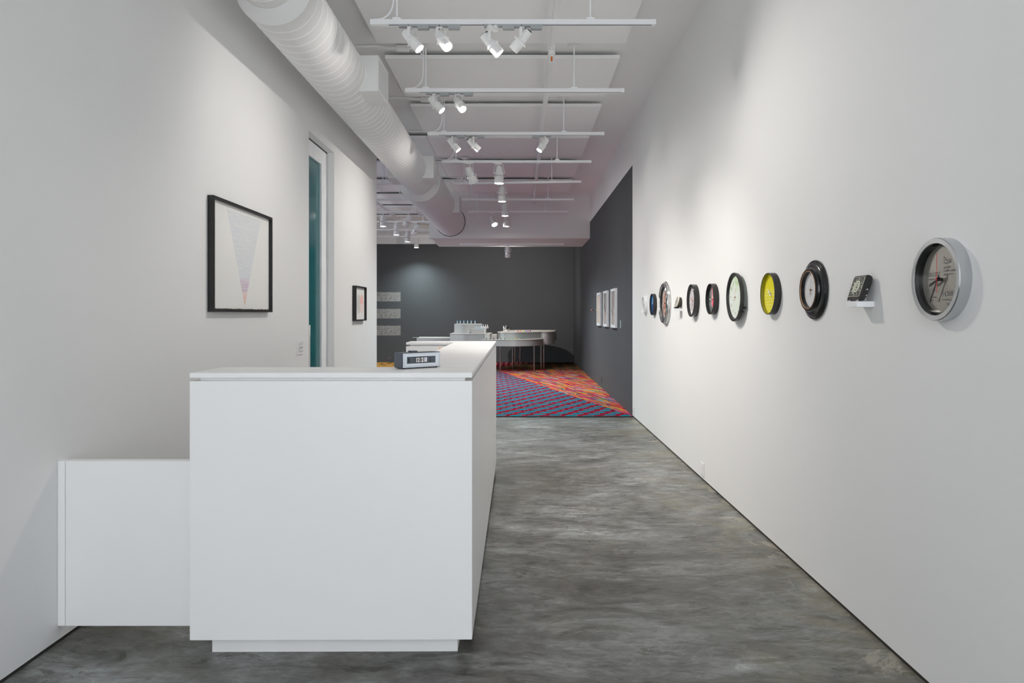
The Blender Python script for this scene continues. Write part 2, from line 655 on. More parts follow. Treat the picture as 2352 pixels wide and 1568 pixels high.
L1 = lambda y: 1.479 - 0.2725 * (y - 9.86)
yc0 = YC - 0.02
secs = [
    ('lattice_section', [(-6.95, yc0), (XR - 0.004, yc0), (L1(18.0), 18.0), (-2.6, 18.0), (-6.95, 18.0)], c_lattice(), 'teal diamonds in a crimson lattice'),
    ('streaked_section', [(XR - 0.004, yc0 + 0.004), (XR - 0.004, 17.7), (L1(18.0), 18.0)], c_streak(), 'red, orange and multicoloured streaks'),
    ('dotted_section', [(-2.6, 18.0), (L1(18.0), 18.0), (-0.64, 18.44), (-0.06, 19.6), (0.42, YB - 0.005), (-2.6, YB - 0.005)], c_dots(), 'crimson with pink dots'),
    ('zigzag_section', [(L1(18.0), 18.0), (XR - 0.004, 17.7), (XR - 0.004, 19.6), (-0.06, 19.6), (-0.64, 18.44)], c_tan(), 'olive tan with rust zigzags'),
    ('dark_section', [(-0.06, 19.6), (XR - 0.004, 19.6), (XR - 0.004, YB - 0.005), (0.42, YB - 0.005)], c_dark(), 'dark brown strip by the back wall'),
    ('spotted_section', [(-6.95, 18.0), (-2.6, 18.0), (-2.6, YB - 0.005), (-6.95, YB - 0.005)], c_orange(), 'ochre with black spots'),
]
for nm, poly, mt, lab in secs:
    MB().prism(poly, 0.0005, CT).obj(nm, mt, carpet, lab)
MB().box((-6.95, yc0 - 0.012, 0.0005), (XR - 0.004, yc0, CT + 0.002)).obj('edge_binding', M['black'], carpet, 'black bound edge')

# ------------------------------------------------------------------ reception desk
ang = math.radians(0.345)
desk = thing('reception_desk', 'long white laminate reception desk with raised counter', 'desk', (-0.198, 2.87, 0), Matrix.Rotation(ang, 3, 'Z'))
U = [(-1.146, 0), (0, 0), (0, 3.43), (-0.758, 3.43), (-0.758, 3.13), (-0.352, 3.13), (-0.345, 0.32), (-1.146, 0.32)]


def inset(poly, d):
    out = []
    n = len(poly)
    for i in range(n):
        p0, p1, p2 = Vector(poly[i - 1]), Vector(poly[i]), Vector(poly[(i + 1) % n])
        e1, e2 = (p1 - p0).normalized(), (p2 - p1).normalized()
        n1, n2 = Vector((-e1.y, e1.x)), Vector((-e2.y, e2.x))
        k = (n1 + n2)
        k = k / (1 + n1.dot(n2))
        out.append(tuple(p1 + k * d))
    return out


MB().prism(U, 0.0775, 1.129).obj('body', M['lam'], desk, bevel=0.0015)
MB().prism(inset(U, 0.031), 1.129, 1.143).obj('shadow_gap', M['lam'], desk)
MB().prism(U, 1.143, 1.1626).obj('counter_top', M['lam'], desk, bevel=0.0012)
MB().prism(inset(U, 0.064), 0.0, 0.0775).obj('plinth', M['lam'], desk)
ls = thing('modesty_panel', 'low white panel joining the reception desk to left wall', 'panel', (XL, 2.996, 0))
MB().box((0.034, 0, 0.0775), (0.622, 0.045, 0.777)).obj('panel_board', M['lam'], ls, bevel=0.0012)
MB().box((0.001, 0, 0.0775), (0.032, 0.045, 0.777)).obj('filler_strip', M['lam'], ls, bevel=0.001)
o = MB().box((-0.024, -0.0012, -0.02), (0.024, 0, 0.02)).obj('orange_note', M['orange'])
o.location = (-0.671, 5.988, 1.096)
tag(o, 'small orange sticky note inside the desk\'s rear return', 'note')

# ------------------------------------------------------------------ flip clock on the counter
fa = math.atan2(0.127, 0.151)
fc = thing('flip_clock', 'grey and silver flip clock reading 12:2 on the white counter', 'clock', (-0.512, 3.05, 1.1628), Matrix.Rotation(fa, 3, 'Z'))
FW, FH, FD = 0.197, 0.0705, 0.071
MB().box((0, 0.002, 0.003), (FW, FD, FH)).obj('case', M['case'], fc, bevel=0.002)
# silver bezel as a ring with a real opening
b = MB()
for (x0, z0, x1, z1) in ((0.004, 0.006, FW - 0.004, 0.0225), (0.004, 0.053, FW - 0.004, FH - 0.003), (0.004, 0.0225, 0.022, 0.053), (FW - 0.027, 0.0225, FW - 0.004, 0.053)):
    b.box((x0, -0.001, z0), (x1, 0.004, z1))
b.obj('bezel', M['silver'], fc, 'silver front bezel')
lines = MB()
for ins in (0.0085, 0.012):
    x0, x1, z0, z1 = ins, FW - ins, 0.006 + ins * 0.55, FH - 0.003 - ins * 0.55
    for a_, b_ in (((x0, z0), (x1, z0 + 0.0005)), ((x0, z1), (x1, z1 + 0.0005)), ((x0, z0), (x0 + 0.0005, z1)), ((x1, z0), (x1 + 0.0005, z1))):
        lines.box((a_[0], -0.0016, a_[1]), (b_[0], -0.0009, b_[1]))
lines.stuff('pinstripe', M['adapter'], fc)
MB().box((0.022, 0.0005, 0.0225), (FW - 0.027, 0.003, 0.053)).obj('inner_panel', M['case'], fc)
MB().box((0.0645, -0.0003, 0.0255), (0.129, 0.001, 0.050)).obj('display_window', M['black'], fc)
b = MB()
b.box((0.066, -0.0008, 0.0378), (0.0925, 0, 0.049)).box((0.066, -0.0008, 0.0265), (0.0925, 0, 0.0374))
b.box((0.0935, -0.0008, 0.0378), (0.1095, 0, 0.049)).box((0.0935, -0.0008, 0.0265), (0.1095, 0, 0.0374))
b.each('digit_flap', simple('flap_charcoal', (0.16, 0.14, 0.15), 0.5), fc)
RX = Matrix.Rotation(PI / 2, 4, 'X')


def ftext(s, size, loc, mat, **kw):
    o = text(s, size, mat, fc, loc, **kw)
    o.rotation_euler = (PI / 2, 0, 0)
    return o


ftext('12', 0.0265, (0.0662, -0.0012, 0.0285), M['white_ink'], sx=0.78, bold=0.0006, name='digit')
ftext(':', 0.020, (0.0905, -0.0012, 0.031), M['white_ink'], sx=0.9, name='digit')
ftext('2', 0.0265, (0.0950, -0.0012, 0.0285), M['white_ink'], sx=0.90, bold=0.0006, name='digit')
MB().box((0.1105, -0.0008, 0.0275), (0.126, 0, 0.048)).obj('day_flap', simple('pale_violet_flap', (0.62, 0.58, 0.68), 0.5), fc)
b = MB()
for k in range(6):
    z = 0.0295 + k * 0.0031
    xx = 0.112
    while xx < 0.1245:
        w = random.uniform(0.0008, 0.0024)
        b.box((xx, -0.0012, z), (min(xx + w, 0.125), -0.0007, z + 0.0015))
        xx += w + 0.0006
b.stuff('day_print', M['white_ink'], fc)
MB().box((0.031, -0.0004, 0.0275), (0.0365, 0.001, 0.047)).box((0.1395, -0.0004, 0.0275), (0.145, 0.001, 0.047)).each('thumbwheel_slot', M['black'], fc)
MB().lathe([(0.0085, -0.0017), (0.0085, 0.0017)], 24, Matrix.Translation((0.1422, 0.006, 0.0375)) @ Matrix.Rotation(PI / 2, 4, 'Y')).obj('thumbwheel', M['case'], fc)
MB().box((0.058, 0.02, FH), (0.090, 0.050, FH + 0.0065)).obj('snooze_button', M['case'], fc, bevel=0.001)
b = MB()
for px, py in ((0.015, 0.012), (FW - 0.015, 0.012), (0.015, FD - 0.012), (FW - 0.015, FD - 0.012)):
    b.lathe([(0.005, 0), (0.005, 0.003)], 14, Matrix.Translation((px, py, 0)))
b.each('rubber_foot', M['black'], fc)

# ------------------------------------------------------------------ round duct
AX, AZ = -1.56, 3.46
R1, R2, R3 = 0.175, 0.237, 0.32
duct = thing('air_duct', 'large white spiral duct running along the ceiling to the soffit', 'duct', (AX, 0, AZ))
RY = Matrix.Rotation(-PI / 2, 4, 'X')       # local z -> world +y


def dlathe(prof, seg=72):
    return MB().lathe(prof, seg, RY, cap0=False, cap1=False)


dlathe([(R1, -2.9), (R1, 4.36)]).obj('duct_section', M['duct'], duct)
dlathe([(R2, 4.455), (R2, 10.79)]).obj('duct_section', M['duct'], duct)
dlathe([(R3, 10.89), (R3, 15.652)]).obj('duct_section', M['duct'], duct)
dlathe([(R1 + 0.001, 4.345), (R1 + 0.004, 4.35), (R2 + 0.004, 4.445), (R2 + 0.004, 4.475), (R2, 4.475)]).obj('reducer', M['duct'], duct)
dlathe([(R2 + 0.001, 10.765), (R2 + 0.004, 10.77), (R3 + 0.003, 10.875), (R3 + 0.004, 10.91), (R3, 10.91)]).obj('reducer', M['duct'], duct)
MSEAM = simple('duct_seam_paint', (0.95, 0.955, 0.96), 0.5, 0, 0.3, 0.01)


def seam(r, y0, y1, pitch):
    n = int((y1 - y0) / pitch * 44)
    vs, fs = [], []
    for i in range(n + 1):
        y = y0 + (y1 - y0) * i / n
        a = 2 * PI * (y - y0) / pitch
        for dy, dr in ((-0.0062, -0.001), (-0.0045, 0.0016), (0.0045, 0.0016), (0.0062, -0.001)):
            vs.append(((r + dr) * math.cos(a), y + dy, (r + dr) * math.sin(a)))
    for i in range(n):
        for k in range(3):
            o = i * 4 + k
            fs.append((o, o + 4, o + 5, o + 1))
    return MB().add(vs, fs)


seam(R1, 2.6, 4.34, 0.12).obj('spiral_seam', MSEAM, duct)
seam(R2, 4.48, 10.76, 0.118).obj('spiral_seam', MSEAM, duct)
seam(R3, 10.92, 15.62, 0.118).obj('spiral_seam', MSEAM, duct)
dlathe([(R3 + 0.001, 15.64), (R3 + 0.012, 15.64), (R3 + 0.012, 15.649)]).obj('gap_ring', M['black'], duct, 'dark ring where duct meets soffit')  # black ring stands for the dark gap around the duct


def register(y0, y1, r, side, out, zc=0.0, h=0.305):
    xs0, xs1 = side * (r * 0.55), side * out
    x0, x1 = min(xs0, xs1), max(xs0, xs1)
    rg = MB().box((x0, y0, zc - h / 2), (x1, y1, zc + h / 2)).obj('supply_register', M['duct'], duct, bevel=0.002)
    xo = side * (out + 0.004)
    b = MB()
    f = 0.028
    xa, xb = min(side * out, xo), max(side * out, xo)
    b.box((xa, y0, zc - h / 2), (xb, y0 + f, zc + h / 2)).box((xa, y1 - f, zc - h / 2), (xb, y1, zc + h / 2))
    b.box((xa, y0 + f, zc - h / 2), (xb, y1 - f, zc - h / 2 + f)).box((xa, y0 + f, zc + h / 2 - f), (xb, y1 - f, zc + h / 2))
    k = y0 + f + 0.015
    while k < y1 - f:
        b.box((xa, k, zc - h / 2 + f), (xb - 0.001, k + 0.008, zc + h / 2 - f))
        k += 0.022
    b.obj('grille', M['duct'], rg)
    MB().box((min(side * out, side * (out + 0.0012)), y0 + f, zc - h / 2 + f), (max(side * out, side * (out + 0.0012)), y1 - f, zc + h / 2 - f)).obj('grille_shadow', M['adapter'], rg, 'grey plate as shade behind the slats')  # flat grey plate gives the gaps between slats a shaded tone
    # mounting flange along the lower edge
    zz = zc - h / 2
    xr = side * math.sqrt(max(r * r - zz * zz, 0.01))
    b = MB().box((min(xr - 0.03 * side, xr), y0 + 0.02, zz - 0.006), (max(xr - 0.03 * side, xr) + 0.0, y1 - 0.02, zz))
    b.obj('flange', M['duct'], rg)


register(6.02, 6.47, R2, 1, 0.341)
register(9.85, 10.38, R2, 1, 0.341)
register(9.85, 10.38, R2, -1, 0.30)
register(13.2, 13.65, R3, 1, 0.407)
register(13.2, 13.65, R3, -1, 0.39)

# ------------------------------------------------------------------ acoustic ceiling panels
PZ = EYE + 2.57
rows = [(5.47, 6.69), (7.08, 8.32), (8.71, 9.94), (10.27, 11.46), (11.94, 13.14), (13.58, 14.77), (15.2, 16.45), (16.85, 18.05), (18.45, 19.65)]
ordw = ['nearest the camera', 'second from the camera', 'third from the camera', 'fourth from the camera', 'fifth from the camera', 'sixth and rearmost']


def cpanel(x0, x1, y0, y1, label):
    t = thing('acoustic_panel', label, 'ceiling panel', ((x0 + x1) / 2, (y0 + y1) / 2, PZ), None, 'ceiling panels')
    w, d_ = (x1 - x0) / 2, (y1 - y0) / 2
    MB().box((-w, -d_, 0), (w, d_, 0.036)).obj('board', M['panel'], t, bevel=0.003)
    MB().box((-w * 0.9, -0.05, 0.036), (w * 0.9, 0.05, ZC - PZ - 0.0005)).obj('mounting_batten', M['ceil'], t)


for i, (y0, y1) in enumerate(rows[:6]):
    cpanel(-1.363, 0.997, y0, y1, 'white ceiling panel over the hall, ' + ordw[i])
lw = ['first', 'second', 'third', 'fourth', 'fifth', 'sixth']
for i, (y0, y1) in enumerate(rows[3:]):
    x1 = -1.368 if i < 3 else -2.09
    cpanel(x1 - 2.31, x1, y0, y1, 'shaded ceiling panel left of the duct, %s row back' % lw[i])
    cpanel(x1 - 4.65, x1 - 2.33, y0, y1, 'shaded ceiling panel by gallery\'s far left wall, %s row back' % lw[i])

# ------------------------------------------------------------------ light tracks
ZT = EYE + 2.175                    # underside of the tracks
TH, TW = 0.036, 0.041


def track(x0, x1, y, label, rods, feed, z=ZT, tilt=0.0, ceiling=ZC, group='light tracks', cable=True, long=True):
    t = thing('light_track', label, 'light track', ((x0 + x1) / 2, y, z), Matrix.Rotation(-tilt, 3, 'Y'), group)
    h = (x1 - x0) / 2
    # channel: two side webs and a back, a dark bar stands in for the slot's depth
    b = MB().box((-h, 0, 0.010), (h, TW, TH)).box((-h, 0, 0), (h, 0.013, 0.0101)).box((-h, TW - 0.013, 0), (h, TW, 0.0101))
    b.obj('rail', M['track'], t)
    MB().box((-h + 0.03, 0.013, 0.0012), (h - 0.03, TW - 0.013, 0.0102)).obj('contact_slot', M['slot'], t)
    fx0, fx1 = (-h - 0.002, -h + 0.135) if feed < 0 else (h - 0.135, h + 0.002)
    MB().box((fx0, -0.001, -0.001), (fx1, TW + 0.001, TH + 0.001)).obj('feed_box', M['track'], t, bevel=0.0015)
    cx0, cx1 = (h - 0.028, h + 0.002) if feed < 0 else (-h - 0.002, -h + 0.028)
    MB().box((cx0, -0.001, -0.001), (cx1, TW + 0.001, TH + 0.001)).obj('end_cap', M['track'], t, bevel=0.0015)
    if ceiling is None:
        return t
    top = ceiling - z
    for k, rx in enumerate(rods):
        lx = rx - (x0 + x1) / 2
        yy = TW / 2
        r = MB().tube([(lx, yy, TH), (lx, yy, top)], 0.0075).obj('hanging_rod', M['track'], t)
        MB().box((lx - 0.03, -0.002, TH), (lx + 0.03, TW + 0.002, TH + 0.014)).lathe([(0.014, TH + 0.014), (0.014, TH + 0.022), (0.008, TH + 0.028)], 16, Matrix.Translation((lx, yy, 0))).obj('rod_clip', M['track'], r)
        MB().lathe([(0.062, top - 0.022), (0.064, top - 0.018), (0.064, top - 0.0005)], 32, Matrix.Translation((lx, yy, 0))).obj('canopy', M['ceil'], r)
    if cable:
        s = feed
        lx = rods[0] - (x0 + x1) / 2
        ox = lx + s * 0.025
        ex = (fx0 + fx1) / 2 + s * 0.01
        yy = TW / 2
        pts = [(ox, yy, top - 0.03), (ox, yy, 0.21)]
        for i in range(1, 9):
            a = i / 8
            pts.append((ox + (ex - ox) * (1 - math.cos(a * PI / 2)), yy, 0.21 - (0.21 - TH - 0.006) * math.sin(a * PI / 2) ** 0.9))
        pts.append((ex + s * 0.035, yy, TH + 0.006))
        MB().tube(pts, 0.0068, 8).obj('power_cable', M['track'], t)
        # conduit on the ceiling to the junction box
        jb = MB().box((ox + s * 0.14, yy - 0.03, top - 0.065), (ox + s * 0.26, yy + 0.03, top - 0.012)).obj('junction_box', M['ceil'], t, bevel=0.003)
        cl = [(ox + s * 0.26, yy, top - 0.035), (ox + s * 0.33, yy, top - 0.034), (ox + s * 0.45, yy, top - 0.016), (ox + s * 0.66, yy, top - 0.016)]
        MB().tube(cl if long else cl[:2], 0.013, 10).obj('conduit', M['ceil'], jb)
        c = [(ox + s * 0.14, yy, top - 0.035)]
        for i in range(7):
            a = i / 6 * PI / 2
            c.append((ox + s * (0.11 - 0.11 * math.sin(a)), yy, top - 0.035 - 0.13 * (1 - math.cos(a))))
        MB().tube(c, 0.0068, 8).obj('cable_bend', M['track'], jb)
    return t


TY = [5.283, 6.895, 8.542, 10.11, 11.80, 13.45, 15.06]
tl = ['white light track nearest the camera, carrying four spotlights', 'second white light track from the camera, carrying two spotlights',
      'third white light track, with two spotlights left and one right', 'fourth white light track, with a tilted and a hanging spotlight',
      'slightly tilted white light track, fifth from the camera', 'sixth white light track from the camera, before the soffit',
      'seventh white light track, right in front of the soffit']
for i, y in enumerate(TY):
    track(-1.128, 1.012, y, tl[i], (-0.931, 0.523), -1, z=ZT + (0.014 if i == 4 else 0), tilt=0.016 if i == 4 else 0.0)
track(-1.45, 1.02, 16.76, 'pale light track mounted on the underside of the soffit', (), -1, z=3.09 - TH - 0.001, ceiling=None)
GY = [11.80, 13.45, 15.06, 16.66, 18.23, 19.86]
for i, y in enumerate(GY):
    track(-4.22, -2.08, y, 'shaded light track in the left gallery, %s row back' % lw[i], (-2.31, -3.77), 1, long=False, group='light tracks of the left gallery', cable=(i < 3))

# ------------------------------------------------------------------ spotlights
MESH = {}


def spot_meshes(kind, d):
    key = (kind, tuple(round(c, 3) for c in d))
    if key in MESH:
        return MESH[key]
    d = Vector(d).normalized()
    q = Vector((0, 0, -1)).rotation_difference(d).to_matrix().to_4x4()
    az = math.atan2(d.y, d.x) if (abs(d.x) + abs(d.y)) > 0.05 else -PI / 2
    Rz = Matrix.Rotation(az + PI / 2, 4, 'Z')      # pivot axis along local x of Rz
    out = {}
    if kind == 'A':
        c = Vector((0, 0, -0.100))
        B = Matrix.Translation(c) @ q
        out['housing'] = (MB().lathe([(0, 0.070), (0.026, 0.070), (0.030, 0.066), (0.033, 0.03), (0.034, -0.018), (0.042, -0.022), (0.043, -0.042), (0.040, -0.046), (0.040, -0.112), (0.036, -0.112), (0.035, -0.090), (0, -0.088)], 32, B), M['lamp_body'], 'housing')
        out['lens'] = (MB().lathe([(0, -0.101), (0.0345, -0.101), (0.0345, -0.094), (0, -0.094)], 28, B), None, 'lens')
        k = MB()
        for s in (-1, 1):
            k.lathe([(0.004, 0), (0.004, 0.016), (0, 0.018)], 10, B @ Matrix.Translation((0, 0, -0.032)) @ Matrix.Rotation(s * PI / 2, 4, 'Y') @ Matrix.Translation((0, 0, 0.040)))
        out['knob'] = (k, M['brass'], 'clamp_knob')
        y = MB()
        for s in (-1, 1):
            y.box((s * 0.040 - 0.002, -0.011, -0.105), (s * 0.040 + 0.002, 0.011, -0.024), Rz)
        y.box((-0.042, -0.011, -0.028), (0.042, 0.011, -0.024), Rz)
        y.lathe([(0.012, -0.026), (0.012, -0.004)], 16)
        out['yoke'] = (y, M['lamp_body'], 'yoke')
        out['rear'] = (MB().lathe([(0.020, 0.069), (0.020, 0.074), (0.014, 0.076)], 24, B), M['black'], 'rear_cap')
        back = B @ Vector((0.012, 0, 0.074))
        mid = (back + Vector((0, 0, -0.03))) * 0.5 + Vector((0, 0.0, 0.012))
        out['cable'] = (MB().tube([back, mid, Vector((0.012, 0.0, -0.026))], 0.004, 8), M['black'], 'cable')
        out['tip'] = B @ Vector((0, 0, -0.118))
    else:
        c = Vector((0, 0, -0.145))
        B = Matrix.Translation(c) @ q
        out['housing'] = (MB().lathe([(0, 0.098), (0.038, 0.098), (0.045, 0.092), (0.064, -0.045), (0.067, -0.050), (0.0685, -0.150), (0.064, -0.150), (0.062, -0.125), (0, -0.120)], 36, B), M['lamp_body'], 'housing')
        out['ring'] = (MB().lathe([(0.0655, -0.040), (0.071, -0.042), (0.071, -0.054), (0.066, -0.056)], 36, B, closed=True), M['brass'], 'clamp_ring')
        out['lens'] = (MB().lathe([(0, -0.143), (0.0615, -0.143), (0.0615, -0.134), (0, -0.134)], 32, B), None, 'lens')
        k = MB()
        for s in (-1, 1):
            k.lathe([(0.006, 0.066), (0.006, 0.082), (0, 0.084)], 10, B @ Matrix.Translation((0, 0, -0.048)) @ Matrix.Rotation(s * PI / 2, 4, 'Y'))
        out['knob'] = (k, M['brass'], 'clamp_knob')
        y = MB()
        for s in (-1, 1):
            y.tube([(0, 0, -0.022), (s * 0.050, 0, -0.024), (s * 0.058, 0, -0.032), (s * 0.076, 0, -0.135), (s * 0.074, 0, -0.150)], 0.0042, 8, Rz)
            y.lathe([(0.008, 0.052), (0.008, 0.082)], 12, Matrix.Translation((0, 0, -0.147)) @ Rz @ Matrix.Rotation(s * PI / 2, 4, 'Y'))
        y.lathe([(0.010, -0.050), (0.010, -0.004)], 14)
        out['yoke'] = (y, M['lamp_body'], 'wire_yoke')
        out['tip'] = B @ Vector((0, 0, -0.156))
    res = {}
    for k, v in out.items():
        res[k] = v if k == 'tip' else (v[0], v[1], v[2])
    built = {}
    for k, v in res.items():
        if k == 'tip':
            built[k] = v
        elif k == 'lens':
            built[k] = (v[0].mesh(v[2], M['lit']), v[0].mesh(v[2], M['unlit']), v[2])
        elif k == 'knob':
            built[k] = ([p.mesh(v[2], v[1]) for p in v[0].pieces()], v[2])
        else:
            built[k] = (v[0].mesh(v[2], v[1]), v[2])
    MESH[key] = built
    return built


def adapter_mesh(kind, flip):
    key = ('ad', kind, flip)
    if key in MESH:
        return MESH[key]
    s = -1 if flip else 1
    b = MB()
    if kind == 'A':
        def bx(a, c):
            b.box((min(s * a[0], s * c[0]), a[1], a[2]), (max(s * a[0], s * c[0]), c[1], c[2]))
        bx((-0.085, -0.019, -0.018), (-0.014, 0.019, 0.004))
        bx((-0.010, -0.019, -0.014), (0.056, 0.019, 0.004))
        P = [(0.050, 0.002), (0.058, -0.034), (0.140, -0.034), (0.148, 0.002)]
        n = 4
        vs = [(s * p[0], -0.020, p[1]) for p in P] + [(s * p[0], 0.020, p[1]) for p in P]
        b.add(vs, [(0, 1, 2, 3), (7, 6, 5, 4)] + [(i, (i + 1) % 4, 4 + (i + 1) % 4, 4 + i) for i in range(4)])
        m = M['adapter']
    else:
        b.box((-0.085, -0.018, -0.012), (0.045, 0.018, 0.004)).box((-0.05, -0.018, -0.020), (0.03, 0.018, -0.010))
        m = M['lamp_body']
    MESH[key] = b.mesh('track_adapter', m, bevel=0.0015)
    return MESH[key]


def spotlight(kind, x, y, d, label, lit=True, power=0.0, size=80, aim=None, z=ZT, flip=False, ext=False, group='spotlights', blend=1.0, color=(1.0, 0.955, 0.90)):
    loc = Vector((x, y + TW / 2, z))
    t = thing('spotlight', label, 'spotlight', loc, None, group)
    sm = spot_meshes(kind, d)
    off = Vector((0, 0, 0))
    inst(adapter_mesh(kind, flip), 'track_adapter', t)
    if ext:
        off = Vector((-0.042, -0.085, -0.062))
        MB().tube([(0, 0, -0.010), (0, -0.004, -0.036), (-0.012, -0.028, -0.046), (-0.040, -0.082, -0.050), (-0.044, -0.090, -0.064)], [0.022, 0.023, 0.021, 0.021, 0.020], 14).obj('extension_arm', M['lamp_body'], t)
    for k, v in sm.items():
        if k == 'tip':
            continue
        if k == 'knob':
            for me in v[0]:
                inst(me, v[-1], t).location = off
            continue
        me = (v[0] if lit else v[1]) if k == 'lens' else v[0]
        o = inst(me, v[-1], t)
        o.location = off
        if k == 'lens' and lit:
            o['label'] = 'glowing lens'
    if lit and power > 0:
        l = bpy.data.lights.new('beam', 'SPOT')
        l.energy = power * SPOT_GAIN * (2.4 if d == DOWN else 1.0)
        l.spot_size = math.radians(min(150, size + 36))
        l.spot_blend = blend
        l.shadow_soft_size = 0.03
        l.color = (0.80, 0.98, 1.0) if d == DOWN else color     # cool tint added to offset red bounce from the carpet
        o = bpy.data.objects.new('beam', l)
        COL.objects.link(o)
        o.parent = t
        o.location = sm['tip'] + off
        a = (Vector(aim) - (loc + o.location)).normalized() if aim else Vector(d).normalized()
        o.rotation_euler = Vector((0, 0, -1)).rotation_difference(a).to_euler()
    return t


DOWN = (0, 0, -1)
# first track
spotlight('A', -0.831, TY[0], (0.62, -0.10, -0.72), 'lit spotlight, leftmost on the nearest track', True, 230, 55, (XR, 4.4, 1.5))
spotlight('A', -0.600, TY[0], (0.50, -0.42, -0.75), 'lit spotlight facing the camera, second on the nearest track', True, 230, 60, (XR, 3.1, 1.4))
spotlight('A', -0.190, TY[0], (0.55, 0.02, -0.62), 'lit spotlight on a dropped arm below the nearest track', True, 520, 66, (0.9, 6.0, 0.0), ext=True)
spotlight('A', 0.018, TY[0], (-0.62, 0.30, -0.60), 'spotlight turned away to the left on the nearest track', True, 250, 85, (XL, 4.6, 1.3))
# second track
spotlight('A', -0.845, TY[1], (0.66, -0.12, -0.72), 'lit spotlight at the left on the second track', True, 185, 55, (XR, 6.6, 1.5))
spotlight('A', -0.611, TY[1], (0.42, -0.52, -0.72), 'dazzling spotlight facing the camera on the second track', True, 640, 66, (0.7, 7.6, 0.0))
# third track
spotlight('A', -0.828, TY[2], (0.62, -0.06, -0.74), 'lit spotlight leftmost on the third track', True, 235, 55, (XR, 8.4, 1.5))
spotlight('A', -0.588, TY[2], (0.66, 0.28, -0.58), 'spotlight turned away to the right on the third track', True, 170, 50, (XR, 10.9, 1.5))
spotlight('A', 0.284, TY[2], (-0.50, -0.20, -0.76), 'lit spotlight at the right end of the third track', True, 430, 55, (XL, 8.3, 1.8), flip=True)
# fourth track and beyond
spotlight('B', -0.724, TY[3], (0.36, 0.30, -0.88), 'large tilted spotlight on the fourth track', True, 200, 60, (XR, 12.6, 1.6))
spotlight('B', -0.311, TY[3], DOWN, 'large spotlight pointing straight down from the fourth track', True, 240, 95, None)
spotlight('B', -0.313, TY[4], DOWN, 'downward spotlight on the tilted fifth track', True, 240, 95, None, z=ZT + 0.010)
spotlight('B', -0.299, TY[5], DOWN, 'downward spotlight on the sixth track', True, 340, 95, None)
spotlight('B', -0.314, TY[6], DOWN, 'downward spotlight on the track before the soffit', True, 480, 95, None)
spotlight('B', -0.605, TY[6], (0.34, -0.48, -0.80), 'lit spotlight tipped toward the camera before the soffit', True, 160, 60, None)
spotlight('B', -0.305, 16.76, (0.0, 0.22, -0.97), 'spotlight hanging under the soffit against the charcoal wall', True, 900, 90, (-0.5, YB, 1.5), z=3.09 - TH - 0.001)
GG = 'spotlights of the left gallery'
spotlight('B', -2.94, GY[2], DOWN, 'lit downward spotlight nearest the left wall\'s edge', True, 150, 95, None, group=GG)
spotlight('B', -2.40, GY[2], (-0.48, 0.28, -0.82), 'unlit tilted spotlight beside the duct, higher one', False, group=GG)
spotlight('B', -2.94, GY[3], DOWN, 'second lit downward spotlight in the left gallery', True, 150, 95, None, group=GG)
spotlight('B', -2.48, GY[3], (-0.42, 0.28, -0.86), 'unlit tilted spotlight beside the soffit, lower one', False, group=GG)
spotlight('B', -2.93, GY[4], DOWN, 'third lit downward spotlight in the left gallery', True, 200, 95, None, group=GG)
spotlight('B', -2.94, GY[5], DOWN, 'rearmost lit spotlight, low against the charcoal wall', True, 260, 95, None, group=GG)

# ------------------------------------------------------------------ pipes
sp = thing('sprinkler_pipe', 'white sprinkler pipe running under the ceiling panels', 'pipe', (0.285, 0, EYE + 2.46))
MB().tube([(0, -2.5, 0), (0, 15.649, 0)], 0.028, 16).obj('pipe', M['ceil'], sp)
tee = MB().tube([(0, 6.44, 0), (0, 6.56, 0)], 0.034, 18).tube([(0, 6.50, 0.0), (0, 6.50, -0.05)], 0.027, 16).lathe([(0.034, -0.075), (0.034, -0.045)], 18, Matrix.Translation((0, 6.5, 0))).obj('tee_fitting', M['ceil'], sp)
b = MB().lathe([(0.012, -0.085), (0.014, -0.075)], 14, Matrix.Translation((0, 6.5, 0)))
for s in (-1, 1):
    b.tube([(s * 0.012, 6.5, -0.08), (s * 0.022, 6.5, -0.10), (s * 0.016, 6.5, -0.125), (0, 6.5, -0.135)], 0.0035, 8)
b.lathe([(0.024, -0.142), (0.024, -0.137)], 20, Matrix.Translation((0, 6.5, 0)))
b.obj('sprinkler_head', M['frame_wht'], sp)
MB().tube([(0, 6.5, -0.083), (0, 6.5, -0.134)], 0.008, 10).obj('sprinkler_bulb', simple('amber_bulb', (0.65, 0.16, 0.02), 0.2), sp)
b = MB()
for y in (11.4, 13.1, 14.3):
    b.lathe([(0.0285, -0.014), (0.038, -0.014), (0.038, 0.014), (0.0285, 0.014)], 20, Matrix.Translation((0, y, 0)) @ Matrix.Rotation(PI / 2, 4, 'X'), closed=True)
    b.tube([(0, y, 0.03), (0, y, 0.06)], 0.005, 8)
b.stuff('pipe_hanger', M['frame_wht'], sp)
pp = thing('sprinkler_pipe', 'thick grey pipe slanting back in the left gallery', 'pipe', (-3.11, 0, EYE + 2.42))
MB().tube([(0, 9.66, 0), (0, 17.9, 0)], 0.036, 16).obj('pipe', M['ceil'], pp)
MB().tube([(0, 17.84, 0), (0, 17.94, 0)], 0.05, 16).tube([(0, 17.9, 0), (0.16, 17.9, 0), (0.30, 17.9, 0)], [0.045, 0.03, 0.03], 14).tube([(0.3, 17.9, -0.06), (0.3, 17.9, 0.05)], 0.04, 14).obj('elbow_fitting', M['ceil'], pp)
pp = thing('duct_stub', 'short cream round duct reaching behind the soffit', 'duct', (-2.65, 18.05, 3.665))
MB().tube([(0, 0, 0.02), (0.9, 0, -0.07)], 0.052, 20).obj('pipe', simple('cream_duct_paint', (0.72, 0.66, 0.58), 0.6), pp)
